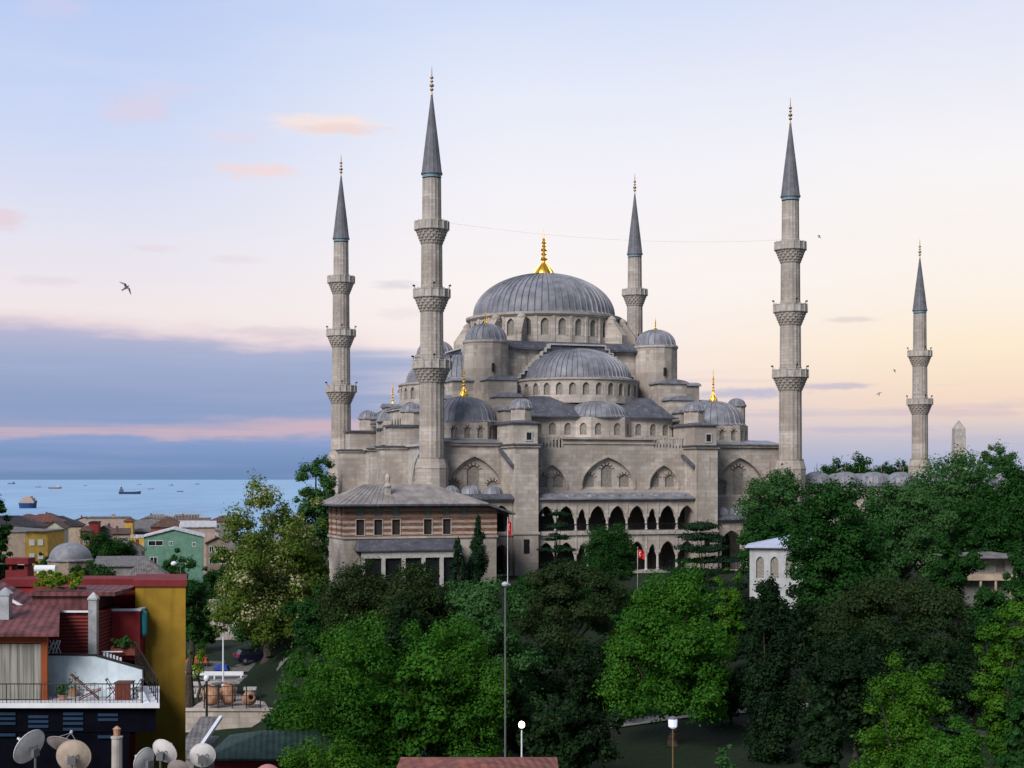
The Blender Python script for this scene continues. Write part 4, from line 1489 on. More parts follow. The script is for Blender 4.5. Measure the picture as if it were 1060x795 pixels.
# --- front row
tree('bright leafy tree, left one of the big front pair', 356, 624, 90, 156, 12.0, 'ball', 'bright', 18000, 90, 0.17, 51)
tree('bright leafy tree, right one of the big front pair', 458, 632, 93, 148, 12.0, 'ball', 'bright', 17000, 84, 0.17, 52)
tree('young light green tree standing in front of the umbrella pine', 935, 672, 84, 112, 8.0, 'egg', 'fresh', 8000, 46, 0.15, 53)
tree('bright green tree at the right edge beside the umbrella pine', 1042, 613, 92, 84, 10.0, 'round', 'fresh', 9000, 48, 0.17, 54)
tree('bushy light green shrub at the lower right corner', 995, 738, 76, 96, 4.5, 'round', 'bright', 6000, 36, 0.14, 55, 'shrub', cat='shrub')
tree('yellow green bush at the foot of the big front pair', 340, 756, 66, 130, 4.0, 'round', 'fresh', 7000, 40, 0.12, 56, 'bush', cat='bush')
tree('low bush along the bottom edge left of the lit lamp', 425, 768, 62, 70, 3.2, 'round', 'bright', 3000, 24, 0.12, 57, 'bush', cat='bush')
tree('dark tree in the deep shade behind the lit lamp', 600, 660, 114, 110, 8.0, 'round', 'dark', 6000, 36, 0.22, 58)
tree('small pale leaved plant sticking up at the bottom, right of the blue white lamp', 752, 770, 60, 36, 1.6, 'round', 'mid', 260, 9, 0.13, 59, 'plant', cat='plant')
tree('dark tree filling the gap between the right edge tree and the pine', 1010, 640, 112, 80, 9, 'round', 'dark', 5000, 30, 0.22, 60)
tree('green tree between the dark maple and the pointed top tree, under the domes', 906, 500, 182, 74, 12, 'ball', 'mid', 6000, 36, 0.3, 129)
tree('deep green tree behind the villa at the right', 1020, 500, 178, 84, 13, 'ball', 'deep', 7000, 40, 0.3, 130)
tree('green tree left of the dark maple, behind the white building', 790, 520, 178, 60, 9, 'ball', 'deep', 4000, 30, 0.28, 131)
# --- the dark understorey that closes the gaps between the park trees
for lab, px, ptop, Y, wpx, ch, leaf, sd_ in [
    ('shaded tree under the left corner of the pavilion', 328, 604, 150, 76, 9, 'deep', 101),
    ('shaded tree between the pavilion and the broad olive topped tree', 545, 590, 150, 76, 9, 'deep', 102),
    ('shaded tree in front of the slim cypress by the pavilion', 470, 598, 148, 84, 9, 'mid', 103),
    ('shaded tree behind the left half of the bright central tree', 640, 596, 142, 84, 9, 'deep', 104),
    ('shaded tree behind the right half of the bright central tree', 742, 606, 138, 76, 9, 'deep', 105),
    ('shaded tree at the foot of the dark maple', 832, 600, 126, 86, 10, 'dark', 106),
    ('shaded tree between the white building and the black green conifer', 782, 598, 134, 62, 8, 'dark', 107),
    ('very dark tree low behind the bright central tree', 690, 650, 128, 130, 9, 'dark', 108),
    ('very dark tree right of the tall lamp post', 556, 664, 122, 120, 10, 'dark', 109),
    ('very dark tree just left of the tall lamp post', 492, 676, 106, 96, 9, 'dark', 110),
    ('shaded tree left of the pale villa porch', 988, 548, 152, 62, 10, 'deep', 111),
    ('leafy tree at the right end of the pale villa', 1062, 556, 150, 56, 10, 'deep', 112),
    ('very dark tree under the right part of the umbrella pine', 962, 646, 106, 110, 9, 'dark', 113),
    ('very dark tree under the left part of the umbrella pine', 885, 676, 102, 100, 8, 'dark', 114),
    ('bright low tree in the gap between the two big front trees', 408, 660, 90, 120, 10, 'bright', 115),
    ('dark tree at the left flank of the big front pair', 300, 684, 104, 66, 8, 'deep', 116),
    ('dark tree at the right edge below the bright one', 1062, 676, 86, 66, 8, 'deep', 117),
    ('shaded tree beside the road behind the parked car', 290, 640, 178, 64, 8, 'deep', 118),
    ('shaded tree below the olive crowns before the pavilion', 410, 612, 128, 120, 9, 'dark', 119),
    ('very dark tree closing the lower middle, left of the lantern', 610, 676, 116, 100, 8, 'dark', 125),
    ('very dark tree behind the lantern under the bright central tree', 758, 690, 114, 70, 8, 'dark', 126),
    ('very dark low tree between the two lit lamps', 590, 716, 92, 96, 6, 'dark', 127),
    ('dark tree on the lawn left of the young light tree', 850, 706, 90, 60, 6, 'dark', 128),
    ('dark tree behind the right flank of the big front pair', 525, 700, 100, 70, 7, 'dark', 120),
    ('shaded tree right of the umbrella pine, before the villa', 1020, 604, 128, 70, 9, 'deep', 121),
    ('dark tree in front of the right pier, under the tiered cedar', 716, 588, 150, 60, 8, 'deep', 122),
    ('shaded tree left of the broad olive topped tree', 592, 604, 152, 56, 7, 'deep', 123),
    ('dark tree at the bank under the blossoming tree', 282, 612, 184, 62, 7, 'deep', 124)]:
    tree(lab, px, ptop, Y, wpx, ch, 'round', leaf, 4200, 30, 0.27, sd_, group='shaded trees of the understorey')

# --- left side and town
tree('dark round tree behind the yellow walled building, below the green house', 196, 574, 150, 52, 7.0, 'round', 'deep', 4500, 28, 0.22, 61)
tree('leafy tree beside the right end of the yellow wall', 206, 634, 182, 50, 6.5, 'round', 'deep', 4500, 28, 0.22, 62)
tree('round tree between the grey dome and the green house', 113, 545, 285, 62, 10.0, 'round', 'deep', 5000, 34, 0.34, 63)
tree('low spreading tree in front of the grey dome', 92, 578, 200, 90, 6.0, 'round', 'deep', 5000, 34, 0.28, 64)
tree('small dark tree in front of the pale grey house', 43, 570, 300, 20, 4.5, 'round', 'deep', 1500, 16, 0.3, 65)
tree('dark tree at the left edge standing against the sea', -6, 497, 210, 40, 14.0, 'ball', 'deep', 6000, 70, 0.3, 66)
tree('leafy tree between the green house and the blossoming tree', 226, 572, 230, 40, 8.0, 'ball', 'deep', 3000, 26, 0.26, 132)
tree('small tree beside the green house on its right', 178, 566, 240, 34, 6.0, 'round', 'deep', 2200, 20, 0.3, 67)
tree('low dark shrub on the bank behind the stone ruin', 300, 632, 172, 60, 6.0, 'round', 'olive', 3500, 26, 0.24, 68, zbase=None)
tree('thin yellow green sapling left of the white pole', 205, 664, 150, 22, 3.2, 'egg', 'yellow', 260, 9, 0.2, 69, 'sapling')

# ================================================================== paths, lawn kerbs
def strip(name, pts, wd, m, dz=0.06):
    q = MB()
    n = len(pts)
    fine = []
    for (a, b) in zip(pts[:-1], pts[1:]):
        k = max(2, int((Vector(b) - Vector(a)).length / 1.5))
        fine += [Vector(a).lerp(Vector(b), i / k) for i in range(k)]
    fine.append(Vector(pts[-1]))
    vs = []
    for i, p in enumerate(fine):
        d = (fine[min(i + 1, len(fine) - 1)] - fine[max(i - 1, 0)]).normalized()
        nrm = Vector((-d.y, d.x))
        for k in (-0.5, 0, 0.5):
            e = p + nrm * wd * k
            vs.append((e.x, e.y, ground_z(e.x, e.y) + dz))
    fs = []
    for i in range(len(fine) - 1):
        for k in range(2):
            fs.append((i * 3 + k, i * 3 + k + 1, i * 3 + k + 4, i * 3 + k + 3))
    q.add(vs, fs)
    return structure(q.build(name, m))
PAVE = mat('paving', (0.20, 0.19, 0.185), 0.9, build=mottled(1.5, 0.18))
strip('path', [(-2, 108), (6, 112), (14, 117), (24, 120), (32, 113), (40, 103), (52, 98)], 2.0, PAVE, 0.12)
strip('pavement', [(3, 118), (9, 132), (12, 150)], 2.4, PAVE, 0.1)
strip('road', [(-64, 177), (-40, 172), (-26, 169.5)], 6.0, mat('asphalt', (0.12, 0.115, 0.11), 0.9, build=mottled(1.2, 0.15)), 0.12)
strip('yard', [(-34, 166), (-29, 163), (-25, 162)], 4.0, PAVE, 0.1)
# ================================================================== materials of the town
def wallmat(name, c, amt=0.16, streak=0.25):
    return mat(name, c, 0.9, build=mottled(0.9, amt, streak))
T = {}
for k, c in dict(tan=(0.27, 0.215, 0.17), yellow=(0.55, 0.35, 0.075), cream=(0.42, 0.33, 0.25), pale=(0.40, 0.41, 0.36), green=(0.135, 0.27, 0.205), red=(0.26, 0.026, 0.028), pinkish=(0.40, 0.31, 0.27),
                 brown=(0.22, 0.145, 0.075), mustard=(0.27, 0.165, 0.018), darkred=(0.17, 0.022, 0.026), grey=(0.22, 0.21, 0.205), whitewall=(0.44, 0.45, 0.47), bluewhite=(0.58, 0.68, 0.74), rose=(0.22, 0.07, 0.065), teal=(0.03, 0.25, 0.30), navy=(0.006, 0.0065, 0.012), orange=(0.24, 0.06, 0.018)).items():
    T[k] = wallmat('plaster_' + k, c)
for k, c in dict(rt_red=(0.14, 0.055, 0.042), rt_brown=(0.10, 0.058, 0.044), rt_dark=(0.028, 0.027, 0.032), rt_grey=(0.15, 0.14, 0.14), rt_maroon=(0.14, 0.05, 0.052), rt_white=(0.5, 0.5, 0.53), rt_blue=(0.36, 0.40, 0.52), rt_green=(0.022, 0.050, 0.042), rt_brick=(0.22, 0.075, 0.055)).items():
    T[k] = mat('roof_' + k[3:], c, 0.8, build=rooftile(0.35))
def curtain(n, b, c):
    co = n.new('ShaderNodeTexCoord').outputs['Object']
    x, y, z = n.xyz(co)
    a = n.noise(n.vec(n.m('MULTIPLY', x, 5.0), 0.0, n.m('MULTIPLY', z, 0.15)), 1.6, 3, 0.5)
    n.put(b.inputs['Base Color'], n.mix(n.step(a, 0.35, 0.65), mul(c, 0.6), mul(c, 1.25)))
    bump(n, b, a, 0.6, 0.1)
T['mustard'] = mat('stained_mustard_plaster', (0.28, 0.17, 0.018), 0.9, build=mottled(0.55, 0.22, 0.4))
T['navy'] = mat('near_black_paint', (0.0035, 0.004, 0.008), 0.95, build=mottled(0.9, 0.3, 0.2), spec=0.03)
T['rt_blue'] = mat('pale_blue_sheet_metal', (0.42, 0.47, 0.60), 0.5, build=mottled(0.6, 0.08, 0.15))
T['curtain'] = mat('curtain_cloth', (0.25, 0.24, 0.215), 0.9, build=curtain)
def louvre(n, b, c):
    co = n.new('ShaderNodeTexCoord').outputs['Object']
    x, y, z = n.xyz(co)
    a = n.m('SINE', n.m('MULTIPLY', z, 2 * PI / 0.16))
    n.put(b.inputs['Base Color'], n.mix(n.step(a, -0.6, 0.6), mul(c, 0.55), mul(c, 1.15)))
    bump(n, b, a, 0.6, 0.04)
T['louvre'] = mat('red_boarding', (0.17, 0.022, 0.020), 0.75, build=louvre)
T['dish'] = mat('dish_grey', (0.66, 0.63, 0.61), 0.5, build=mottled(2.5, 0.14, 0.3))
T['dishpink'] = mat('dish_pink', (0.33, 0.27, 0.255), 0.55, build=mottled(2.5, 0.14, 0.35))
T['dishtan'] = mat('dish_tan', (0.42, 0.335, 0.265), 0.55, build=mottled(2.5, 0.16, 0.4))
T['salmon'] = mat('salmon_paint', (0.42, 0.19, 0.17), 0.6, build=mottled(2.5, 0.12, 0.15))
T['clay'] = mat('terracotta', (0.40, 0.22, 0.14), 0.85, build=mottled(1.6, 0.35, 0.2))
T['steel'] = mat('galvanised_steel', (0.42, 0.43, 0.45), 0.4, 0.6, mottled(2.0, 0.2, 0.2))
T['carpaint'] = mat('dark_blue_car_paint', (0.012, 0.014, 0.045), 0.3, 0.2, mottled(1, 0.05), 0.5)
T['carglass'] = mat('car_glass', (0.02, 0.025, 0.03), 0.1, build=mottled(1, 0.05), spec=0.6)
T['taillight'] = mat('tail_light_red', (0.5, 0.02, 0.02), 0.3, build=mottled(3, 0.1))
T['rubber'] = mat('rubber', (0.015, 0.015, 0.015), 0.85, build=mottled(3, 0.1))
T['redtarp'] = mat('red_canvas', (0.45, 0.085, 0.035), 0.85, build=mottled(1.5, 0.2))
T['bluetarp'] = mat('blue_canvas', (0.03, 0.07, 0.33), 0.85, build=mottled(1.5, 0.2))
T['chairwood'] = mat('weathered_deck_chair', (0.33, 0.27, 0.24), 0.8, build=mottled(5, 0.25))
T['redwood'] = mat('red_stained_wood', (0.13, 0.03, 0.018), 0.7, build=mottled(5, 0.25))

# ================================================================== houses between the park and the sea
def house(label, x0, x1, Y, dep, ztop, wall, roof, rtype='hip', rh=1.6, wins=(), yaw=0.2, group='houses towards the sea', name='house', sidemat=None, eave=0.35, low=None):
    """front wall faces the camera at distance Y; x0..x1 in metres; wins: (x, z below the eave, w, h)"""
    gz = min(ground_z(x0, Y), ground_z(x1, Y), ground_z(x0, Y + dep)) - 0.5
    h = thing(name, label, 'house', (x0, Y, gz), yaw, group)
    Wd = x1 - x0
    H = ztop - gz
    q = MB()
    holes = [[(a - w_ / 2, H - zd - hh), (a + w_ / 2, H - zd - hh), (a + w_ / 2, H - zd), (a - w_ / 2, H - zd)] for a, zd, w_, hh in wins]
    if rtype == 'gable':
        outl = [(0, 0), (Wd, 0), (Wd, H), (Wd * 0.5, H + rh), (0, H)]
    else:
        outl = [(0, 0), (Wd, 0), (Wd, H), (0, H)]
    q.wall(outl, holes, front(0), 0.2)
    q.add([(Wd, 0, 0), (Wd, dep, 0), (Wd, dep, H), (Wd, 0, H), (0, 0, 0), (0, dep, 0), (0, dep, H), (0, 0, H)], [(0, 1, 2, 3), (5, 4, 7, 6), (1, 5, 6, 2)], 1 if sidemat else 0)
    q.build('wall', [wall, sidemat] if sidemat else wall, h)
    for a, zd, w_, hh in wins:
        f = MB()
        z0, z1 = H - zd - hh, H - zd
        t_ = 0.09
        for bx in ((a - w_ / 2 - t_, a - w_ / 2, z0 - t_, z1 + t_), (a + w_ / 2, a + w_ / 2 + t_, z0 - t_, z1 + t_), (a - w_ / 2, a + w_ / 2, z0 - t_, z0), (a - w_ / 2, a + w_ / 2, z1, z1 + t_), (a - 0.04, a + 0.04, z0, z1)):
            f.box(bx[0], bx[1], -0.05, 0.12, bx[2], bx[3])
        fo = f.build('window', M['white'], h)
        p = MB()
        p.box(a - w_ / 2, a + w_ / 2, 0.14, 0.18, z0, z1)
        p.build('pane', M['void'], fo)
    e = eave
    r = MB()
    if rtype == 'hip':
        k = min(Wd, dep) * 0.42
        r.prism([(-e, -e), (Wd + e, -e), (Wd + e, dep + e), (-e, dep + e)], H + 0.005, H + 0.15)
        r.prism([(-e, -e), (Wd + e, -e), (Wd + e, dep + e), (-e, dep + e)], H + 0.15, H + rh, 0, [(k, k), (Wd - k, k), (Wd - k, dep - k), (k, dep - k)])
    elif rtype == 'gable':
        fnn = front(-e)
        for (a0, b0, a1, b1) in ((-e, H - rh * e / Wd * 2, Wd / 2, H + rh), (Wd / 2, H + rh, Wd + e, H - rh * e / Wd * 2)):
            r.extr([(a0, b0), (a1, b1), (a1, b1 + 0.22), (a0, b0 + 0.22)], fnn, 0, dep + 2 * e)
    elif rtype == 'flat':
        r.box(-0.12, Wd + 0.12, -0.12, 0.2, H + 0.005, H + 0.4)
        r.box(-0.12, Wd + 0.12, dep - 0.2, dep + 0.12, H + 0.005, H + 0.4)
        r.box(-0.12, 0.2, 0.2, dep - 0.2, H + 0.005, H + 0.4)
        r.box(Wd - 0.2, Wd + 0.12, 0.2, dep - 0.2, H + 0.005, H + 0.4)
        r.box(0.2, Wd - 0.2, 0.2, dep - 0.2, H - 0.1, H + 0.1)
    elif rtype == 'shed':
        r.extr([(-e, H), (dep + e, H + rh), (dep + e, H + rh + 0.2), (-e, H + 0.2)], lambda a, z, d: (d, a, z), -e, Wd + e)
        q2 = MB()
        q2.add([(0, 0, H), (0, dep, H), (0, dep, H + rh), (Wd, 0, H), (Wd, dep, H), (Wd, dep, H + rh)], [(0, 1, 2), (3, 5, 4), (1, 4, 5, 2)])
        q2.build('gable_wall', wall, h)
    r.build('roof', roof, h)
    return h
def X(px, Y): return (px - 530) / FOC * Y
def Z(py, Y): return EYE + (496 - py) / FOC * Y

def chimney(parent, x, y, z, h=1.1, w_=0.5, m=None):
    q = MB()
    q.box(x - w_ / 2, x + w_ / 2, y - w_ / 2, y + w_ / 2, z, z + h)
    q.box(x - w_ / 2 - .06, x + w_ / 2 + .06, y - w_ / 2 - .06, y + w_ / 2 + .06, z + h, z + h + .12)
    return q.build('chimney', m or T['rt_red'], parent)

h1 = house('tan house with a yellow right hand side and a grey eave at the left edge', X(-40, 320), X(26, 320), 320, 15, Z(551, 320), T['tan'], T['rt_grey'], 'hip', 1.0, yaw=0.0, wins=[(9, 2.2, 1.1, 1.3), (13, 5.6, 1.6, 1.3), (5, 5.6, 1.6, 1.3), (9, 5.6, 1.2, 1.3)], sidemat=T['tan'])
q = MB()
H_ = Z(551, 320) - h1.location.z
wd_ = X(26, 320) - X(-40, 320)
q.prism([(wd_ + 0.01, 0.0), (wd_ + 3.9, 3.0), (wd_ + 3.9, 15.0), (wd_ + 0.01, 15.0)], 0, H_ - 0.05)
yb = q.build('yellow_wing', T['yellow'], h1)
q = MB()
for i in (0.3, 0.68):
    for zz in (1.6, 4.6):
        p0 = Vector((wd_ + 0.01 + 3.9 * i, 3.0 * i))
        dv = Vector((3.9, 3.0)).normalized()
        nv = Vector((dv.y, -dv.x))
        a, b = p0 - dv * 0.55 + nv * 0.03, p0 + dv * 0.55 + nv * 0.03
        c, d = b + nv * 0.06, a + nv * 0.06
        q.prism([(a.x, a.y), (d.x, d.y), (c.x, c.y), (b.x, b.y)], H_ - zz - 1.3, H_ - zz)
q.build('wing_window', M['white'], h1)
q = MB()
q.prism([(wd_ - 0.3, -0.4), (wd_ + 4.3, 2.7), (wd_ + 4.3, 15.4), (wd_ - 0.3, 15.4)], H_, H_ + 0.25)
q.build('wing_eave', T['rt_grey'], h1)
house('house with a black pitched roof behind the tan and yellow house', X(-30, 350), X(40, 350), 350, 14, Z(546, 350), T['tan'], T['rt_dark'], 'hip', 2.6)
h2 = house('pale grey green house with rows of upright windows, left of the grey dome', X(45, 345), X(65, 345), 345, 12, Z(547, 345), T['pale'], T['rt_brown'], 'gable', 1.6, [(0.7, 4.6, 0.6, 1.9), (1.6, 4.6, 0.6, 1.9), (2.7, 4.6, 0.7, 1.9), (3.8, 4.6, 0.7, 1.9), (3.5, 1.4, 0.9, 1.2)])
house('long low house with a brown tiled roof behind the pale grey green house', X(20, 400), X(62, 400), 400, 12, Z(541, 400), T['brown'], T['rt_red'], 'hip', 2.2)
house('cream house with a dark roof right of the pale grey green house', X(64, 380), X(83, 380), 380, 12, Z(545, 380), T['cream'], T['rt_dark'], 'hip', 1.5)
house('narrow brown and yellow house squeezed beside the dark red one', X(83, 370), X(92, 370), 370, 9, Z(550, 370), T['brown'], T['rt_brown'], 'hip', 1.2, [(1.2, 2.0, 0.8, 1.1)])
house('narrow dark red house right of the cream one', X(92, 390), X(101, 390), 390, 10, Z(542, 390), T['red'], T['rt_dark'], 'flat', 0.5)
h4 = house('wide pinkish white block with a flat roof and a yellow end wall', X(91, 460), X(132, 460), 460, 12, Z(537, 460), T['pinkish'], T['rt_grey'], 'flat', 0.5, [], sidemat=T['yellow'])
chimney(h4, 7.5, 2, Z(537, 460) - h4.location.z, 1.3, 1.0, T['pinkish'])
house('yellow house with a white band, left of the green house', X(136, 330), X(149, 330), 330, 10, Z(557, 330), T['yellow'], T['rt_white'], 'flat', 0.4, [(1.6, 2.2, 1.0, 1.5), (1.6, 5.2, 1.0, 1.5)])
house('yellow ochre house standing left of the wide grey roof', X(129, 400), X(137, 400), 400, 10, Z(540, 400), T['yellow'], T['rt_red'], 'hip', 1.0)
house('house under a wide dull grey roof behind the yellow houses', X(137, 410), X(160, 410), 410, 12, Z(551, 410), T['grey'], T['rt_grey'], 'shed', 3.0)
house('red house with a pyramid brown roof behind the green house', X(156, 390), X(190, 390), 390, 14, Z(546, 390), T['rose'], T['rt_brown'], 'hip', 2.6, [(3.0, 0.9, 1.0, 1.2)])
gh = house('large sea green house with a shallow gable and a wide dark window', X(149, 300), X(209, 300), 300, 14, Z(556, 300), T['green'], T['rt_white'], 'gable', 1.5, [(2.3, 0.8, 2.8, 0.9), (5.3, 0.95, 0.6, 0.7), (1.9, 4.1, 1.3, 1.4), (9.9, 1.2, 0.6, 0.7)])
house('white roofed low house at the right shoulder of the green house', X(187, 330), X(222, 330), 330, 12, Z(546, 330), T['pinkish'], T['rt_white'], 'shed', 0.9)
hb = house('pale building with an open roof terrace full of posts against the sea', X(158, 540), X(217, 540), 540, 12, Z(538, 540), T['cream'], T['rt_grey'], 'flat', 0.4, [(3, 1, 1.5, 1.5), (8, 1, 1.5, 1.5), (13, 1, 1.5, 1.5), (17.5, 1, 1.5, 1.5)])
q = MB()
Hb = Z(538, 540) - hb.location.z
for k in range(18):
    q.box(0.3 + k * 1.12 - 0.07, 0.3 + k * 1.12 + 0.07, 0.0, 0.14, Hb + 0.4, Hb + 2.7)
q.box(0.2, 19.6, -0.02, 0.16, Hb + 2.7, Hb + 2.85)
q.box(0.2, 19.6, -0.01, 0.15, Hb + 1.5, Hb + 1.6)
q.build('roof_terrace_posts', M['trim'], hb)
house('low pale house at the far right of the town, under the roof terrace with posts', X(196, 450), X(222, 450), 450, 10, Z(545, 450), T['whitewall'], T['rt_red'], 'hip', 1.4)
house('house with a steep grey roof slope just behind the yellow walled building', X(128, 215), X(172, 215), 215, 8, Z(600, 215), T['grey'], T['rt_grey'], 'hip', 2.6)
house('long shed with a flat grey roof behind the leafy tree by the dome', X(98, 240), X(146, 240), 240, 9, Z(587, 240), T['grey'], T['rt_grey'], 'shed', 1.1)
for i, (px0, px1, py, Y, wm_, rm_, lab) in enumerate([
        (-30, 14, 540, 520, 'cream', 'rt_red', 'cream house on the shore line at the far left'),
        (14, 40, 538, 560, 'brown', 'rt_brown', 'brown house on the shore line right of the cream one'),
        (46, 74, 541, 480, 'pale', 'rt_dark', 'pale house on the shore line behind the brown tiled roof'),
        (100, 128, 545, 540, 'pinkish', 'rt_red', 'pinkish house half hidden behind the wide white block'),
        (136, 160, 543, 500, 'cream', 'rt_red', 'cream house with a red roof left of the roof terrace with posts'),
        (218, 246, 540, 520, 'grey', 'rt_brown', 'grey house behind the blossoming tree on the shore line')]):
    house(lab, X(px0, Y), X(px1, Y), Y, 12, Z(py, Y), T[wm_], T[rm_], 'hip', 2.0, [(2.5, 1.0, 1.1, 1.3), (5.5, 1.0, 1.1, 1.3)])


rng_t = random.Random(5)
kinds = [('cream', 'rt_red', 'cream'), ('pinkish', 'rt_brown', 'pinkish'), ('grey', 'rt_grey', 'grey'), ('whitewall', 'rt_red', 'whitewashed'), ('tan', 'rt_brown', 'tan'), ('rose', 'rt_dark', 'rose coloured'), ('pale', 'rt_red', 'pale green')]
spots = [(2, 24, 543, 440, 0, 'just above the black pitched roof at the left edge'), (28, 50, 540, 470, 3, 'above the pale grey green house'), (60, 78, 549, 420, 6, 'behind the cream house with a dark roof'),
         (76, 96, 539, 600, 1, 'on the skyline left of the wide white block'), (98, 116, 550, 400, 2, 'in front of the wide white block'), (116, 134, 553, 385, 4, 'right of the round tree by the dome'),
         (140, 158, 546, 560, 5, 'between the ochre house and the roof terrace'), (168, 186, 549, 430, 0, 'just above the gable of the green house'), (206, 226, 551, 400, 3, 'at the right of the green house, near the blossoming tree'),
         (214, 236, 562, 330, 4, 'low beside the blossoming tree'), (100, 122, 566, 300, 1, 'low between the dome and the green house'), (128, 146, 570, 285, 2, 'just left of the green house corner'),
         (150, 176, 536, 680, 2, 'on the shore behind the roof terrace'), (40, 58, 535, 640, 4, 'on the shore above the brown tiled roof'), (180, 204, 537, 620, 1, 'on the shore right of the roof terrace')]
for (a_, b_, py_, Y_, k_, where) in spots:
    wm_, rm_, nm_ = kinds[k_]
    wd_ = X(b_, Y_) - X(a_, Y_)
    wn = [(wd_ * f_, zz, 0.9, 1.2) for f_ in (0.22, 0.5, 0.78) for zz in (0.8, 3.4)]
    hh = house('small ' + nm_ + ' house ' + where, X(a_, Y_), X(b_, Y_), Y_, 8, Z(py_, Y_), T[wm_], T[rm_], rng_t.choice(['hip', 'gable', 'hip', 'shed']), rng_t.uniform(1.0, 1.8), wn, yaw=rng_t.uniform(0.1, 0.3))
    chimney(hh, wd_ * rng_t.uniform(0.2, 0.8), 3, Z(py_, Y_) - hh.location.z + 0.5, 1.4, 0.6)

# grey domed bath house
p = at(73, 581, 270)
gz = ground_z(p.x, p.y) - 0.5
bh = thing('bath_house', 'old bath house with a broad grey lead dome among the trees of the town', 'building', (p.x, p.y, gz), 0.2)
H_ = p.z - gz
q = MB()
q.lathe(0, 0, domeprof(3.75, 3.1, H_ + 0.3, 12, 0.35), 40)
q.build('dome', M['lead'], bh, smooth=True)
q = MB()
q.lathe(0, 0, [(4.0, 0), (4.0, H_), (4.25, H_ + 0.1), (4.25, H_ + 0.3), (3.7, H_ + 0.3)], 8)
q.build('wall', T['tan'], bh)

# ruined stone house on the bank
x0, x1, Y = X(217, 196), X(250, 196), 196
gz = ground_z(x0, Y) - 1
rn = thing('stone_ruin', 'small roofless stone building on the bank above the parked car', 'ruin', (x0, Y, gz), 0.12)
q = MB()
H_ = Z(621, 196) - gz
L_ = x1 - x0
q.wall([(0, 0), (L_, 0), (L_, H_ - 0.9), (L_ * 0.7, H_ - 0.1), (0, H_)], [arch(1.7, 2.9, H_ - 3.3, H_ - 1.9, H_ - 1.3)], front(0), 0.5)
q.box(0, 0.4, 0.0, 4, 0, H_ - 0.3)
q.box(L_ - 0.4, L_, 0.0, 4, 0, H_ - 1.4)
q.box(-0.1, L_ * 0.68, -0.1, 0.6, H_ - 0.25, H_ + 0.03)
q.build('wall', M['stone'], rn)
q = MB()
q.prism([(-0.6, -2.2), (L_ + 0.5, -1.6), (L_ + 0.4, -0.1), (-0.5, -0.1)], 0, H_ - 4.2)
q.build('rubble_base', M['trim'], rn)

# small white building under a pale blue roof, in front of the right part of the mosque
x0, Y = X(776, 158), 158
gz = ground_z(x0, Y) - 0.6
wb = thing('fountain_house', 'small white building with arched windows under a pale blue metal roof', 'building', (x0, Y, gz), -0.2)
H_ = Z(567, 158) - gz
q = MB()
wz = [1.1, 2.6, 4.2, 6.0, 8.0]
q.wall([(0, 0), (9, 0), (9, H_), (0, H_)], [arch(c - 0.42, c + 0.42, H_ - 3.2, H_ - 1.5, H_ - 0.9) for c in wz], front(0), 0.25)
q.add([(9, 0, 0), (9, 7, 0), (9, 7, H_), (9, 0, H_), (0, 0, 0), (0, 7, 0), (0, 7, H_), (0, 0, H_)], [(0, 1, 2, 3), (5, 4, 7, 6), (1, 5, 6, 2)])
q.build('wall', T['whitewall'], wb)
q = MB()
q.prism([(-0.5, -0.5), (9.5, -0.5), (9.5, 7.5), (-0.5, 7.5)], H_, H_ + 0.14)
q.prism([(-0.45, -0.45), (9.45, -0.45), (9.45, 7.45), (-0.45, 7.45)], H_ + 0.14, H_ + 1.25, 0, [(4.3, 3.4), (6.0, 3.4), (6.0, 4.2), (4.3, 4.2)])
q.build('roof', T['rt_blue'], wb)
for c in wz:
    q = MB()
    q.extr(arch(c - 0.42, c + 0.42, H_ - 3.2, H_ - 1.5, H_ - 0.9), front(0), 0.2, 0.28)
    q.build('window', M['lattice'], wb)

# pale two storey house deep in the trees on the right
x0, Y = X(986, 162), 162
gz = ground_z(x0, Y) - 0.5
rb_ = thing('villa', 'pale villa with porch columns half hidden in the trees on the right', 'building', (x0, Y, gz), -0.05)
q = MB()
H_ = Z(577, 162) - gz
q.wall([(0, 0), (8, 0), (8, H_), (0, H_)], [[(4.7, H_ - 1.6), (5.6, H_ - 1.6), (5.6, H_ - 0.3), (4.7, H_ - 0.3)], [(2.6, H_ - 1.6), (3.5, H_ - 1.6), (3.5, H_ - 0.3), (2.6, H_ - 0.3)]], front(0.0), 0.2)
q.box(0.02, 7.98, 0.3, 6, 0, H_ - 0.1)
q.build('wall', T['grey'], rb_)
q = MB()
q.prism([(-0.5, -1.7), (8.5, -1.7), (8.5, 6.5), (-0.5, 6.5)], H_, H_ + 0.5, 0, [(3, 2), (5, 2), (5, 3), (3, 3)])
q.build('roof', T['rt_grey'], rb_)
q = MB()
q.box(-0.1, 8.1, -1.5, -0.01, H_ - 2.4, H_ - 1.75)
for c in (0.2, 2.7, 4.3, 5.9, 7.8):
    q.lathe(c, -1.3, [(0.16, 0), (0.14, H_ - 2.4)], 10)
q.build('porch', T['cream'], rb_)

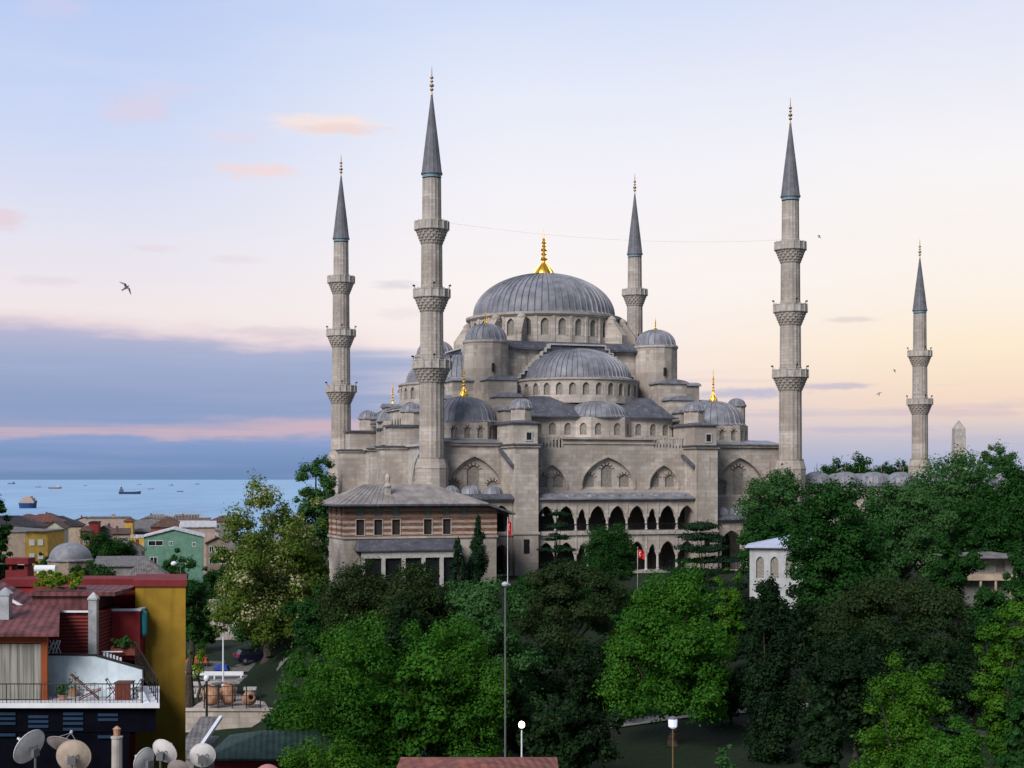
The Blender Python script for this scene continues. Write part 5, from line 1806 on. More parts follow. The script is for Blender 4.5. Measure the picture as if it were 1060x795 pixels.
# obelisk
p = at(992.5, 465, 400)
ob = MB()
ob.prism([(-2.4, -2.4), (2.4, -2.4), (2.4, 2.4), (-2.4, 2.4)], -1, 3.0)
ob.prism([(-1.85, -1.85), (1.85, -1.85), (1.85, 1.85), (-1.85, 1.85)], 3.0, 26.6, 0, [(-1.4, -1.4), (1.4, -1.4), (1.4, 1.4), (-1.4, 1.4)])
ob.prism([(-1.4, -1.4), (1.4, -1.4), (1.4, 1.4), (-1.4, 1.4)], 26.6, 28.9, 0, [(-.05, -.05), (.05, -.05), (.05, .05), (-.05, .05)])
o = tag(ob.build('obelisk', M['trim']), 'tapering stone obelisk above the trees right of the shorter minaret', 'obelisk')
o.location = (p.x, p.y, 0)

# ================================================================== boats
def boat(label, px, wpx, py, hull, cab, kind='ship', head=1):
    Y = 48.0 * FOC / (py - 496)
    L_ = wpx / FOC * Y
    b = thing('boat', label, 'boat', (X(px, Y), Y, -35.0), 0 if head > 0 else PI, 'boats on the sea')
    q = MB()
    hgt = L_ * (0.11 if kind != 'stern' else 0.32)
    bw = L_ * 0.14
    st_ = [(-0.5, 0.75, 1.05), (-0.3, 1.0, 0.95), (0.15, 1.0, 0.95), (0.36, 0.7, 1.1), (0.5, 0.05, 1.35)]
    if kind == 'stern':
        bw = L_ * 0.9
    vs, fs = [], []
    for a, wf, hf in st_:
        vs += [(a * L_, -bw * wf / 2, hgt * hf), (a * L_ * 0.96, -bw * wf * 0.35, -0.4), (a * L_ * 0.96, bw * wf * 0.35, -0.4), (a * L_, bw * wf / 2, hgt * hf)]
    for i in range(4):
        for k in range(3):
            fs.append((i * 4 + k, i * 4 + k + 1, i * 4 + k + 5, i * 4 + k + 4))
        fs.append((i * 4 + 3, i * 4, i * 4 + 4, i * 4 + 7))
    fs += [(0, 3, 2, 1), (16, 17, 18, 19)]
    q.add(vs, fs)
    q.build('hull', hull, b)
    q = MB()
    if kind == 'long':
        q.box(-0.46 * L_, -0.3 * L_, -bw * .35, bw * .35, hgt * .95, hgt * 2.0)
        q.box(-0.43 * L_, -0.35 * L_, -bw * .28, bw * .28, hgt * 2.0, hgt * 2.9)
        q.tube((-0.38 * L_, 0, hgt * 2.9), (-0.38 * L_, 0, hgt * 4.0), L_ * .006)
    elif kind == 'stern':
        q.box(-0.42 * L_, 0.42 * L_, -bw * .4, bw * .4, hgt * .97, hgt * 1.5)
        q.box(-0.3 * L_, 0.32 * L_, -bw * .32, bw * .32, hgt * 1.5, hgt * 1.95)
        q.box(-0.15 * L_, 0.2 * L_, -bw * .25, bw * .25, hgt * 1.95, hgt * 2.25)
    else:
        q.box(0.12 * L_, 0.34 * L_, -bw * .35, bw * .35, hgt * .95, hgt * 2.6)
    q.build('cabin', cab, b)
    if kind == 'ship':
        for a, hh in ((-0.1, 3.4), (-0.3, 2.8)):
            q = MB()
            q.tube((a * L_, 0, hgt * .9), (a * L_, 0, hgt * hh), L_ * .008)
            q.build('mast', cab, b)
    return b
BH = wallmat('boat_hull_blue', (0.03, 0.07, 0.19))
BG = wallmat('boat_hull_grey', (0.10, 0.12, 0.18))
BD = wallmat('boat_hull_dark', (0.03, 0.05, 0.11))
BR = wallmat('boat_hull_rust', (0.20, 0.13, 0.13))
boat('large blue hulled boat seen from the stern, nearest to the shore', 29.5, 17, 526, BH, T['pinkish'], 'stern')
boat('pale cargo ship with masts in the distance above the large blue boat', 57, 14, 506, BR, T['whitewall'])
boat('small reddish boat left of the pale cargo ship', 39.5, 6, 504.5, BR, T['pinkish'])
boat('long low dark ship with its wheelhouse at the left end', 134.5, 23, 511.5, BD, BG, 'long')
boat('reddish grey ship right of the long low dark ship', 156, 6.5, 506.5, BR, T['pinkish'])
boat('small dark boat with a white cabin, nearest to the blossoming tree', 186.5, 7, 509, BD, T['whitewall'], 'ship', -1)
boat('tiny far boat right of the pale cargo ship', 88, 4, 503, BG, T['pinkish'])
boat('tiny far boat above the long low dark ship', 144, 4.5, 501.8, BR, T['pinkish'])
boat('tiny grey far boat between the reddish ship and the blossoming tree', 177, 5, 502.6, BG, BG)
boat('farthest speck of a boat just left of the blossoming tree', 204, 4.5, 501.5, BG, BG)
boat('half hidden grey boat at the left edge above the dark tree', 12, 8, 501.2, BG, BG)

# ================================================================== lamps and flags
GLOW = bpy.data.materials.new('lamp_glow')
GLOW.use_nodes = True
def emit(name, c, s_):
    m = bpy.data.materials.new(name)
    m.use_nodes = True
    b = m.node_tree.nodes['Principled BSDF']
    b.inputs['Base Color'].default_value = (*c, 1)
    b.inputs['Emission Color'].default_value = (*c, 1)
    b.inputs['Emission Strength'].default_value = s_
    return m
LITW = emit('lit_warm_globe', (1.0, 0.97, 0.62), 7.0)
LITB = emit('lit_cool_lantern', (0.72, 0.78, 1.0), 0.45)
M['steelpale'] = mat('pale_lamp_metal', (0.42, 0.43, 0.46), 0.5, build=mottled(4, 0.1))
def post(name, label, px, pyh, Y, head, m, r=0.06, cat='street lamp', group=None):
    p = at(px, pyh, Y)
    gz = ground_z(p.x, Y) - 0.1
    t = thing(name, label, cat, (p.x, Y, gz), 0, group)
    H_ = p.z - gz
    q = MB()
    q.lathe(0, 0, [(r * 2.2, 0), (r * 2.2, 0.5), (r * 1.2, 0.7), (r * 0.9, H_ - 0.3), (r * 0.8, H_)], 10)
    q.build('pole', m, t)
    head(t, H_)
    return t
def globe(mt, r):
    def f(t, H_):
        q = MB()
        q.lathe(0, 0, [(0.03, H_)] + [(r * math.sin(PI * k / 10) * (1.0 if k > 5 else 0.95), H_ + r * 1.1 - r * 1.1 * math.cos(PI * k / 10)) for k in range(1, 10)] + [(0.02, H_ + r * 2.2)], 14)
        q.build('lamp_globe', mt, t, smooth=True)
        q = MB()
        q.lathe(0, 0, [(0.1, H_ - 0.06), (0.12, H_ + 0.04), (0.05, H_ + 0.06)], 10)
        q.build('collar', M['iron'], t)
    return f
def lantern(t, H_):
    q = MB()
    q.lathe(0, 0, [(0.12, H_), (0.25, H_ + 0.1), (0.27, H_ + 0.5), (0.2, H_ + 0.56)], 8)
    q.build('lantern_glass', LITB, t)
    q = MB()
    q.lathe(0, 0, [(0.3, H_ + 0.56), (0.28, H_ + 0.62), (0.05, H_ + 0.72)], 8)
    q.build('lantern_cap', M['greypaint'], t)
def cobra(t, H_):
    q = MB()
    q.lathe(0.0, 0, [(0.05, H_ - 0.03), (0.17, H_ + 0.04), (0.2, H_ + 0.13), (0.14, H_ + 0.22), (0.03, H_ + 0.26)], 14)
    q.build('lamp_head', M['steelpale'], t, smooth=True)
    q = MB()
    q.tube((0.05, 0, H_ + 0.12), (0.3, -0.1, H_ + 0.08), 0.08, 0.06)
    q.build('lamp_arm', M['greypaint'], t)
def twin(t, H_):
    q = MB()
    q.tube((-0.75, 0, H_ - 0.1), (0.75, 0, H_ - 0.1), 0.04)
    q.build('cross_arm', M['greypaint'], t)
    for s_ in (-1, 1):
        q = MB()
        q.lathe(s_ * 0.75, 0, [(0.05, H_ - 0.1), (0.3, H_ + 0.02), (0.36, H_ + 0.2), (0.2, H_ + 0.4), (0.02, H_ + 0.45)], 12)
        q.build('lamp_head', M['white'], t, smooth=True)
post('street_lamp', 'very tall thin grey lamp post with a white head in front of the trees', 523, 607, 80, cobra, M['greypaint'], 0.05)
lit = post('street_lamp', 'lit lamp with a glowing yellow white globe at the bottom of the park', 540, 754, 88, globe(LITW, 0.19), M['white'], 0.05)
post('street_lamp', 'blue white lantern on a thin brown pole in front of the bright central tree', 696.5, 754, 86, lantern, M['copper'], 0.045)
post('street_lamp', 'black iron lamp post with a white globe beside the stone jars', 214, 706, 137, globe(M['white'], 0.3), M['iron'], 0.11)
post('street_lamp', 'twin headed pale lamp behind the yellow wall below the green house', 187, 585, 165, twin, M['greypaint'], 0.06)
post('pole', 'plain white pole standing in the yard of old stones', 231, 659, 160, lambda t, h: None, M['white'], 0.085, cat='pole')
post('pole', 'thin pale post on the bank beside the olive shrub', 302, 597, 180, lambda t, h: None, M['white'], 0.05, cat='pole')
ld = bpy.data.lights.new('lamp_light', 'POINT')
ld.energy = 110
ld.color = (1.0, 0.85, 0.5)
ld.shadow_soft_size = 0.2
lo_ = bpy.data.objects.new('lamp_light', ld)
col.objects.link(lo_)
lo_.parent = lit
lo_.location = (0, 0, EYE + (496 - 754) / FOC * 88 - lit.location.z + 0.75)

def flag(label, px, py, Y, drop, fold, pole_h):
    p = at(px, py, Y)
    gz = ground_z(p.x, Y)
    t = thing('flag_pole', label, 'flag', (p.x, Y, gz), 0, 'red flags before the arcade')
    H_ = p.z - gz
    q = MB()
    q.tube((0, 0, -0.1), (0, 0, H_ + 0.2), 0.05, 0.03)
    q.build('pole', M['white'], t)
    q = MB()
    n, mm = 10, 10
    wd_, hg = fold, drop
    def P(i, j, off=0.0):
        u_, v_ = i / n, j / mm
        sag = u_ * hg * 0.32
        return (0.04 + u_ * wd_, 0.14 * math.sin(u_ * 9 + v_ * 2) * u_ ** .5 - off, H_ - v_ * hg - sag)
    vs = [P(i, j) for i in range(n + 1) for j in range(mm + 1)]
    q.add(vs, [(i * (mm + 1) + j, (i + 1) * (mm + 1) + j, (i + 1) * (mm + 1) + j + 1, i * (mm + 1) + j + 1) for i in range(n) for j in range(mm)])
    cl = q.build('cloth', M['flag'], t)
    mod = cl.modifiers.new('thickness', 'SOLIDIFY')
    mod.thickness = 0.012
    # white crescent and star on the cloth
    q = MB()
    def Q(a, b):
        return P(a * n, b * mm, 0.03)
    k = 14
    o_, i_ = [], []
    for e in range(k + 1):
        g_ = R(40) + (2 * PI - R(80)) * e / k
        o_.append(Q(0.36 + 0.17 * math.cos(g_), 0.5 + 0.25 * math.sin(g_)))
        i_.append(Q(0.40 + 0.135 * math.cos(g_) * (1.0 if 0 < e < k else 0.97), 0.5 + 0.195 * math.sin(g_)))
    q.add(o_ + i_, [(e, e + 1, k + 2 + e, k + 1 + e) for e in range(k)])
    star = []
    for e in range(10):
        g_ = PI + 2 * PI * e / 10
        rr = 0.1 if e % 2 == 0 else 0.04
        star.append(Q(0.62 + rr * math.cos(g_), 0.5 + rr * 1.4 * math.sin(g_)))
    q.add(star + [Q(0.62, 0.5)], [(e, (e + 1) % 10, 10) for e in range(10)])
    q.build('crescent_and_star', M['white'], cl)
flag('red flag hanging from a pole at the right end of the pavilion', 525.5, 537, 184, 1.7, 0.42, 9)
flag('red flag waving before the lower arcade right of the ball shaped tree', 660, 568, 176, 1.0, 0.8, 6)

# ================================================================== birds
def bird(label, px, py, Y, span, roll, yaw):
    p = at(px, py, Y)
    q = MB()
    q.lathe(0, 0, [(0.005, -0.26), (0.05, -0.2), (0.075, -0.05), (0.07, 0.08), (0.045, 0.19), (0.05, 0.23), (0.03, 0.29), (0.006, 0.34)], 10)
    q.v = [(x, z, y) for x, y, z in q.v]                  # lay the body along y
    for s_ in (-1, 1):
        sec = [(0.04, 0.10, 0.0), (0.3, 0.085, 0.12), (0.62, 0.05, 0.05), (0.85, 0.012, -0.02)]
        vs = []
        for a, c, z in sec:
            a *= span / 1.7
            sw = 0.04 if a < 0.35 else -0.1 * a
            vs += [(s_ * a, 0.03 + sw + c, z + 0.012), (s_ * a, 0.03 + sw - c, z), (s_ * a, 0.03 + sw, z - 0.012)]
        fs = []
        for i in range(3):
            for k in range(3):
                fs.append((i * 3 + k, i * 3 + (k + 1) % 3, (i + 1) * 3 + (k + 1) % 3, (i + 1) * 3 + k))
        fs.append((9, 10, 11))
        q.add(vs, fs)
    q.add([(-0.07, -0.36, 0.0), (0.07, -0.36, 0.0), (0.03, -0.2, 0.01), (-0.03, -0.2, 0.01), (0, -0.3, -0.015)], [(0, 1, 2, 3), (0, 3, 4), (1, 4, 2), (0, 4, 1), (3, 2, 4)])
    o = q.build('bird', T['grey'])
    o.location = p
    o.rotation_euler = (R(55), roll, yaw)
    return tag(o, label, 'bird')
bird('gull flying with spread wings in the open sky on the left', 130, 298, 95, 1.1, R(48), R(10))
bird('tiny far bird over the right front minaret side of the sky', 926, 384, 200, 0.8, R(20), R(40))
bird('tiny far bird lower down beside the shorter minaret', 910, 408, 200, 0.9, R(-20), R(-30))
bird('tiny far bird in the upper right sky', 848, 245, 200, 0.7, R(-50), R(60))

# ================================================================== the yard of old stones, the road and the car
x0, x1 = -31.5, -19.0
yd = MB()
yd.box(x0, x1, 143.0, 160.0, -14.0, -9.5)
yd.box(x0, x1, 142.7, 143.3, -14.0, -9.25)
yd.box(x0 - 0.1, x1 + 0.1, 142.55, 143.45, -9.25, -9.05)
tag(yd.build('retaining_wall', M['stone']), 'grey stone retaining wall with a ledge holding up the yard of jars', 'wall')
fe = thing('iron_fence', 'black iron fence along the edge of the yard of jars', 'fence', (-29.6, 143.0, -9.05))
for k in range(5):
    q = MB()
    q.box(k * 1.35 - 0.05, k * 1.35 + 0.05, -0.05, 0.05, 0, 2.3)
    q.build('fence_post', M['iron'], fe)
q = MB()
for zz in (0.35, 1.2, 2.1):
    q.box(-0.05, 5.45, -0.025, 0.025, zz, zz + 0.05)
for k in range(36):
    q.box(k * 0.15 - 0.012, k * 0.15 + 0.012, -0.02, 0.02, 0.1, 2.2)
q.build('fence_rail', M['iron'], fe)
def jar(label, px, Y, r, h, lean, yaw):
    q = MB()
    q.lathe(0, 0, [(0.25 * r, 0), (0.55 * r, 0.1 * h), (0.95 * r, 0.4 * h), (1.0 * r, 0.6 * h), (0.8 * r, 0.82 * h), (0.45 * r, 0.93 * h), (0.42 * r, 0.97 * h), (0.55 * r, h), (0.4 * r, h), (0.34 * r, 0.95 * h)], 22, cap=False)
    o = q.build('storage_jar', T['clay'], None, smooth=True)
    o.rotation_euler = (0, lean, yaw)
    o.location = (X(px, Y), Y, -9.5 + r * math.sin(abs(lean)) * 0.9)
    return tag(o, label, 'jar', 'clay jars in the yard')
jar('dark reddish clay jar leaning at the left of the jars in the yard', 215, 148.5, 0.75, 1.8, R(12), 0)
jar('pale orange clay jar with the broadest belly, in the middle of the jars', 228, 146.5, 0.95, 1.6, R(70), R(200))
jar('clay jar lying right of the broad bellied one', 243, 147.2, 0.75, 1.5, R(75), R(160))
jar('clay jar at the right end of the jars beside the tree', 255, 147.0, 0.72, 1.5, R(70), R(-60))
jar('upright reddish clay jar standing behind the broad bellied one', 236, 150.2, 0.8, 1.9, 0.0, 0)
def capital(label, px, Y, s_, yaw):
    q = MB()
    q.lathe(0, 0, [(0.42, 0), (0.45, 0.1), (0.4, 0.14), (0.42, 0.5), (0.5, 0.9), (0.68, 1.2), (0.6, 1.22)], 14)
    for k in range(8):
        a = 2 * PI * k / 8
        q.lathe(0.48 * math.cos(a), 0.48 * math.sin(a), [(0.02, 0.35), (0.12, 0.6), (0.14, 0.85), (0.02, 1.0)], 6)
    q.box(-0.68, 0.68, -0.68, 0.68, 1.22, 1.45)
    o = q.build('column_capital', M['marble'])
    o.scale = (s_, s_, s_)
    o.rotation_euler = (0, 0, yaw)
    o.location = (X(px, Y), Y, -9.5)
    return tag(o, label, 'capital', 'old column capitals in the yard')
capital('carved stone capital at the left, next to the yellow wall', 205, 153.5, 1.05, 0.2)
capital('carved stone capital just right of the black lamp post', 222, 154.5, 1.0, 0.7)
capital('carved stone capital right of the white pole', 240, 155, 1.0, 0.4)
capital('darker carved stone at the right behind the fence end', 259, 151, 0.95, 0.1)
q = MB()
q.box(-3.2, 3.2, -0.09, 0.09, 0.42, 0.86)
q.box(-3.0, -2.86, -0.07, 0.07, -0.3, 0.42)
q.box(-0.07, 0.07, -0.07, 0.07, -0.3, 0.42)
q.box(2.86, 3.0, -0.07, 0.07, -0.3, 0.42)
o = tag(q.build('road_barrier', M['white']), 'white horizontal road barrier behind the old stones', 'barrier')
o.location = (X(222, 164), 164, ground_z(X(222, 164), 164) + 0.1)
# parked car
gx, gy = X(263, 171.5), 171.5
ca = thing('parked_car', 'dark blue estate car parked under the leafy tree, its tail to the left', 'car', (gx, gy, ground_z(gx, gy) + 0.13), R(28))
q = MB()
prof = [(-2.1, 0.35), (2.15, 0.35), (2.2, 0.6), (2.1, 0.86), (1.2, 1.02), (0.55, 1.5), (-0.4, 1.6), (-1.6, 1.52), (-2.1, 1.0), (-2.18, 0.6)]
fnc = lambda a, z, d: (a, d, z)
q.extr(prof[:5] + [(-1.95, 1.02)] + prof[8:], fnc, -0.88, 0.88)
q.build('body', T['carpaint'], ca)
q = MB()
vs = [(1.15, -0.8, 1.02), (-2.0, -0.8, 1.02), (-2.0, 0.8, 1.02), (1.15, 0.8, 1.02), (0.5, -0.66, 1.55), (-1.65, -0.66, 1.55), (-1.65, 0.66, 1.55), (0.5, 0.66, 1.55)]
q.add(vs, [(0, 1, 5, 4), (1, 2, 6, 5), (2, 3, 7, 6), (3, 0, 4, 7), (4, 5, 6, 7)])
q.build('cabin_glass', T['carglass'], ca)
q = MB()
q.prism([(-1.7, -0.69), (0.52, -0.69), (0.52, 0.69), (-1.7, 0.69)], 1.553, 1.63)
q.box(-0.75, -0.65, -0.78, 0.78, 1.03, 1.55)
q.build('roof', T['carpaint'], ca)
for a in (-1.35, 1.4):
    for s_ in (-1, 1):
        w_ = MB()
        w_.tube((a, s_ * 0.72, 0.33), (a, s_ * 0.92, 0.33), 0.33, 0.33, 18)
        wo_ = w_.build('wheel', T['rubber'], ca)
        w_ = MB()
        w_.tube((a, s_ * 0.9, 0.33), (a, s_ * 0.935, 0.33), 0.2, 0.18, 14)
        w_.build('rim', T['steel'], wo_)
for s_ in (-1, 1):
    w_ = MB()
    w_.box(-2.2, -2.0, s_ * 0.78 - 0.13, s_ * 0.78 + 0.13, 0.8, 1.1)
    w_.build('tail_light', T['taillight'], ca)
# stalls under canvas beside the road
def stall(label, px, Y, L_, m, zt):
    x = X(px, Y)
    t = thing('stall', label, 'stall', (x, Y, ground_z(x, Y) + 0.1), 0.1)
    q = MB()
    q.extr([(-L_ / 2, zt), (L_ / 2, zt), (L_ / 2 - 0.2, zt + 0.4), (0, zt + 0.6), (-L_ / 2 + 0.2, zt + 0.4)], front(0), -0.9, 0.9)
    q.build('canopy', m, t)
    for a in (-L_ / 2 + 0.1, L_ / 2 - 0.1):
        for b in (-0.8, 0.8):
            q = MB()
            q.tube((a, b, -0.1), (a, b, zt), 0.03)
            q.build('leg', M['greypaint'], t)
stall('low stall under a red orange canvas beside the road', 204, 171, 2.6, T['redtarp'], 0.5)
stall('low bundle stall under blue canvas left of the parked car', 229, 168.5, 1.7, T['bluetarp'], 0.15)
# green roofed kiosk
xk0, xk1 = X(219, 85), -9.5
gz = ground_z(-13, 88) - 0.3
kk = thing('kiosk', 'kiosk under a low dark green hipped roof in front of the stone wall', 'kiosk', (xk0, 84, gz), 0)
H_ = -2.85 - gz
q = MB()
Lk = xk1 - xk0
q.box(0.3, Lk - 0.3, 0.3, 7.0, 0, H_)
q.build('wall', T['darkred'], kk)
q = MB()
q.prism([(-0.2, -0.3), (Lk, -0.3), (Lk, 7.5), (-0.2, 7.5)], H_, H_ + 0.12)
q.prism([(-0.2, -0.3), (Lk, -0.3), (Lk, 7.5), (-0.2, 7.5)], H_ + 0.12, H_ + 0.95, 0, [(2.4, 3.0), (Lk - 2, 3.0), (Lk - 2, 4.2), (2.4, 4.2)])
q.build('roof', T['rt_green'], kk)
# slanting grey roof with white edge between yellow wall and kiosk
xg0, xg1 = X(186, 100), X(209, 100)
gz = ground_z(xg0, 100) - 0.3
sr = thing('shed', 'narrow shed with a slanting grey roof edged in white beside the yellow wall', 'shed', (xg0, 98, gz))
H_ = Z(772, 98) - gz
q = MB()
q.box(0, xg1 - xg0 - 0.15, 0.1, 9, 0, H_ - 0.9)
q.build('wall', T['grey'], sr)
q = MB()
q.extr([(0, H_ - 0.9), (9.3, H_ + 0.3), (9.3, H_ + 0.45), (0, H_ - 0.75)], lambda a, z, d: (d, a, z), -0.1, xg1 - xg0 - 0.3)
q.build('roof', T['rt_grey'], sr)
q = MB()
q.extr([(-0.1, H_ - 0.95), (9.4, H_ + 0.28), (9.4, H_ + 0.5), (-0.1, H_ - 0.72)], lambda a, z, d: (d, a, z), xg1 - xg0 - 0.29, xg1 - xg0 - 0.05)
q.build('roof_edge', M['white'], sr)

# ================================================================== the red house with the yellow wall
gz = ground_z(-18, 72) - 1.0
rh = thing('row_house', 'dark red house with a tall plain mustard yellow wall at its right', 'house', (-15.37, 70.0, gz), 0)
zt = Z(607, 70) - gz
q = MB()
sl = lambda y: -0.222 * y                                # the side wall runs away from the street corner at a slant
q.prism([(-2.37, 0), (0, 0), (sl(4.4), 4.4), (-2.37 + sl(4.4), 4.4)], 0, zt)
q.build('yellow_wall', T['mustard'], rh)
q = MB()
q.prism([(-9.2, 2.0), (-2.372 + sl(2), 2.0), (-2.372 + sl(4.3), 4.3), (-9.2, 4.3)], 0, zt - 0.15)
q.box(-2.75, -2.38, 0.02, 1.9, 0, Z(760, 70) - gz)
q.build('red_wall', T['red'], rh)
q = MB()
q.prism([(-2.45, -0.1), (0.08, -0.1), (0.08 + sl(4.5), 4.5), (-2.45 + sl(4.5), 4.5)], zt, zt + 0.3)
q.prism([(-9.3, 1.88), (-2.452 + sl(1.98), 1.88), (-2.452 + sl(4.4), 4.4), (-9.3, 4.4)], zt - 0.15, zt + 0.22)
q.build('coping', T['darkred'], rh)
bz = Z(632.5, 69) - gz
q = MB()
q.box(-3.45, -1.9, -1.0, -0.85, bz - 2.1, bz)
q.box(-2.05, -1.9, -0.85, 1.2, bz - 2.1, bz)
q.box(-3.45, -2.05, -0.85, 1.9, bz - 2.3, bz - 2.1)
bb = q.build('balcony', T['red'], rh)
q = MB()
q.box(-3.5, -1.85, -1.06, -0.8, bz, bz + 0.1)
q.box(-2.12, -1.85, -0.8, 1.3, bz, bz + 0.1)
q.box(-3.5, -3.38, -1.05, 0.0, bz - 1.5, bz - 1.4)
q.build('white_coping', M['white'], bb)
q = MB()
q.lathe(-1.78, -0.7, [(0.02, bz - 1.25), (0.14, bz - 1.1), (0.16, bz - 0.1), (0.1, bz)], 10)
q.build('teal_panel', T['teal'], bb)
# brick chimney stack with a raised cap
cx_, cz = X(18, 74) + 15.37, Z(606, 74) - gz
q = MB()
q.box(cx_ - 0.6, cx_ + 0.5, 4, 5, cz - 2.5, cz + 0.75)
for a in (-0.38, 0.38):
    q.box(cx_ + a - 0.07, cx_ + a + 0.07, 4.1, 4.9, cz + 0.75, cz + 1.05)
q.box(cx_ - 0.58, cx_ + 0.55, 3.95, 5.05, cz + 1.05, cz + 1.35)
q.build('chimney_stack', T['darkred'], rh)
q = MB()
q.tube((-0.55, 0, 0.21), (0.55, 0, 0.21), 0.2, 0.2, 16)
q.box(-0.4, -0.3, -0.15, 0.15, -0.05, 0.1)
q.box(0.3, 0.4, -0.15, 0.15, -0.05, 0.1)
o = tag(q.build('water_tank', M['white']), 'white lying water tank on the roof of the dark red house', 'tank')
o.location = (X(47, 78), 78, Z(594, 78) + 0.05)

# ================================================================== the hotel with the roof terrace
gz = ground_z(-18, 62) - 1.0
tb = thing('terrace_house', 'dark fronted house with a white railed roof terrace and a tiled penthouse', 'house', (0, 62.0, gz), 0)
z0 = Z(728, 62) - gz                                     # terrace floor
q = MB()
ts = lambda x, y: x * (62.0 + y) / 62.0                     # the right flank runs back at a slant
q.prism([(-24.0, 0.3), (ts(-14.85, .3), 0.3), (ts(-14.85, 9), 9.0), (-24, 9.0)], z0 - 1.25, z0 - 0.2)
q.prism([(-24.0, 0.35), (ts(-15.95, .35), 0.35), (ts(-15.95, 9), 9.0), (-24, 9.0)], 0, z0 - 1.25)
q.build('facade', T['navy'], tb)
for (px, py) in ((6, 740), (6, 745), (6, 750), (6, 762), (40, 743), (40, 748), (40, 753), (76, 740), (76, 745), (76, 750), (76, 756), (112, 741), (112, 746), (112, 764)):
    q = MB()
    zz = Z(py, 62) - gz
    q.box(X(px, 62.3) - 0.42, X(px, 62.3) + 0.42, 0.25, 0.3 if zz > z0 - 1.25 else 0.35, zz - 0.055, zz + 0.055)
    q.build('shutter', wallmat('blue_slats', (0.012, 0.035, 0.075)) if 'blue_slats' not in bpy.data.materials else bpy.data.materials['blue_slats'], tb)
q = MB()
q.prism([(-24.2, 0.0), (-14.7, 0.0), (ts(-14.7, 5.2), 5.2), (-24.2, 5.2)], z0 - 0.2, z0)
q.build('terrace_slab', M['white'], tb)
# white back wall with a sloping end
wy = 2.2
q = MB()
wx = lambda px: X(px, 64.2)
wt_ = lambda py: Z(py, 64.2) - gz
q.extr([(wx(50), z0), (wx(147), z0), (wx(147), wt_(693)), (wx(98), wt_(679)), (wx(50), wt_(678.5))], front(wy), 0, 0.18)
q.build('terrace_wall', T['bluewhite'], tb)
q = MB()
q.extr([(wx(50), wt_(678.5)), (wx(98), wt_(679)), (wx(147), wt_(693)), (wx(147), wt_(693) + 0.07), (wx(98), wt_(679) + 0.07), (wx(50), wt_(678.5) + 0.07)], front(wy - 0.03), 0, 0.24)
q.build('wall_coping', M['iron'], tb)
# block of the house behind the terrace wall
q = MB()
q.box(-24, X(101, 66.6), 4.7, 9.5, z0 - 0.2, Z(634, 66.7) - gz)
q.build('upper_wall', T['louvre'], tb)
q = MB()
q.box(X(58, 66.6), X(93, 66.6), 4.55, 4.7, Z(634, 66.6) - gz, Z(632.6, 66.6) - gz + 0.02)
q.build('white_ledge', M['white'], tb)
q = MB()
q.box(X(33, 67.2), X(93, 67.2), 5.2, 9.4, Z(634, 67.2) - gz, Z(617, 67.2) - gz)
q.box(X(30, 67), X(119, 67), 5.0, 9.6, Z(617, 67) - gz, Z(613, 67) - gz)
q.build('plant_terrace', T['rt_maroon'], tb)
# penthouse
q = MB()
px0 = X(48, 62.8)
q.prism([(-24, 1.0), (px0, 1.0), (ts(px0, 3.4) + .05, 4.0), (-24, 4.0)], z0, Z(664, 62.8) - gz)
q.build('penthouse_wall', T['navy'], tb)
q = MB()
q.box(-24, px0 - 0.24, 0.9, 0.985, z0 + 0.04, Z(667, 62.8) - gz)
q.build('curtain_window', T['curtain'], tb)
q = MB()
q.box(px0 - 0.24, px0 + 0.02, 0.85, 1.0, z0, Z(659, 62.8) - gz)
q.box(-24, px0 - 0.24, 0.85, 1.0, Z(666, 62.8) - gz, Z(659, 62.8) - gz)
q.build('window_frame', T['orange'], tb)
q = MB()
xr = X(61, 62.3)
za, zb_ = Z(659, 62.3) - gz, Z(631, 66) - gz
xr2 = X(62, 66.6)
q.add([(-24.3, 0.3, za), (xr, 0.3, za), (xr2, 4.6, zb_), (-24.3, 4.6, zb_), (-24.3, 0.3, za + 0.12), (xr, 0.3, za + 0.12), (xr2, 4.6, zb_ + 0.15), (-24.3, 4.6, zb_ + 0.15)], [(3, 2, 1, 0), (4, 5, 6, 7), (0, 1, 5, 4), (1, 2, 6, 5), (2, 3, 7, 6), (3, 0, 4, 7)])
q.build('penthouse_roof', T['rt_maroon'], tb)
q = MB()
q.extr([(-24.3, Z(604, 68) - gz), (X(34, 68), Z(631, 68) - gz), (X(34, 68), Z(629, 68) - gz), (-24.3, Z(599, 68) - gz)], front(5.4), 0.0, 0.15)
q.build('barge_board', M['white'], tb)
q = MB()
q.extr([(-26, Z(640, 68.2) - gz), (X(50, 68.2), Z(640, 68.2) - gz), (X(36, 68.2), Z(631, 68.2) - gz), (-24.4, Z(603, 68.2) - gz), (-26, Z(603, 68.2) - gz)], front(5.6), 0.0, 3.0)
q.build('gable_roof', T['rt_maroon'], tb)
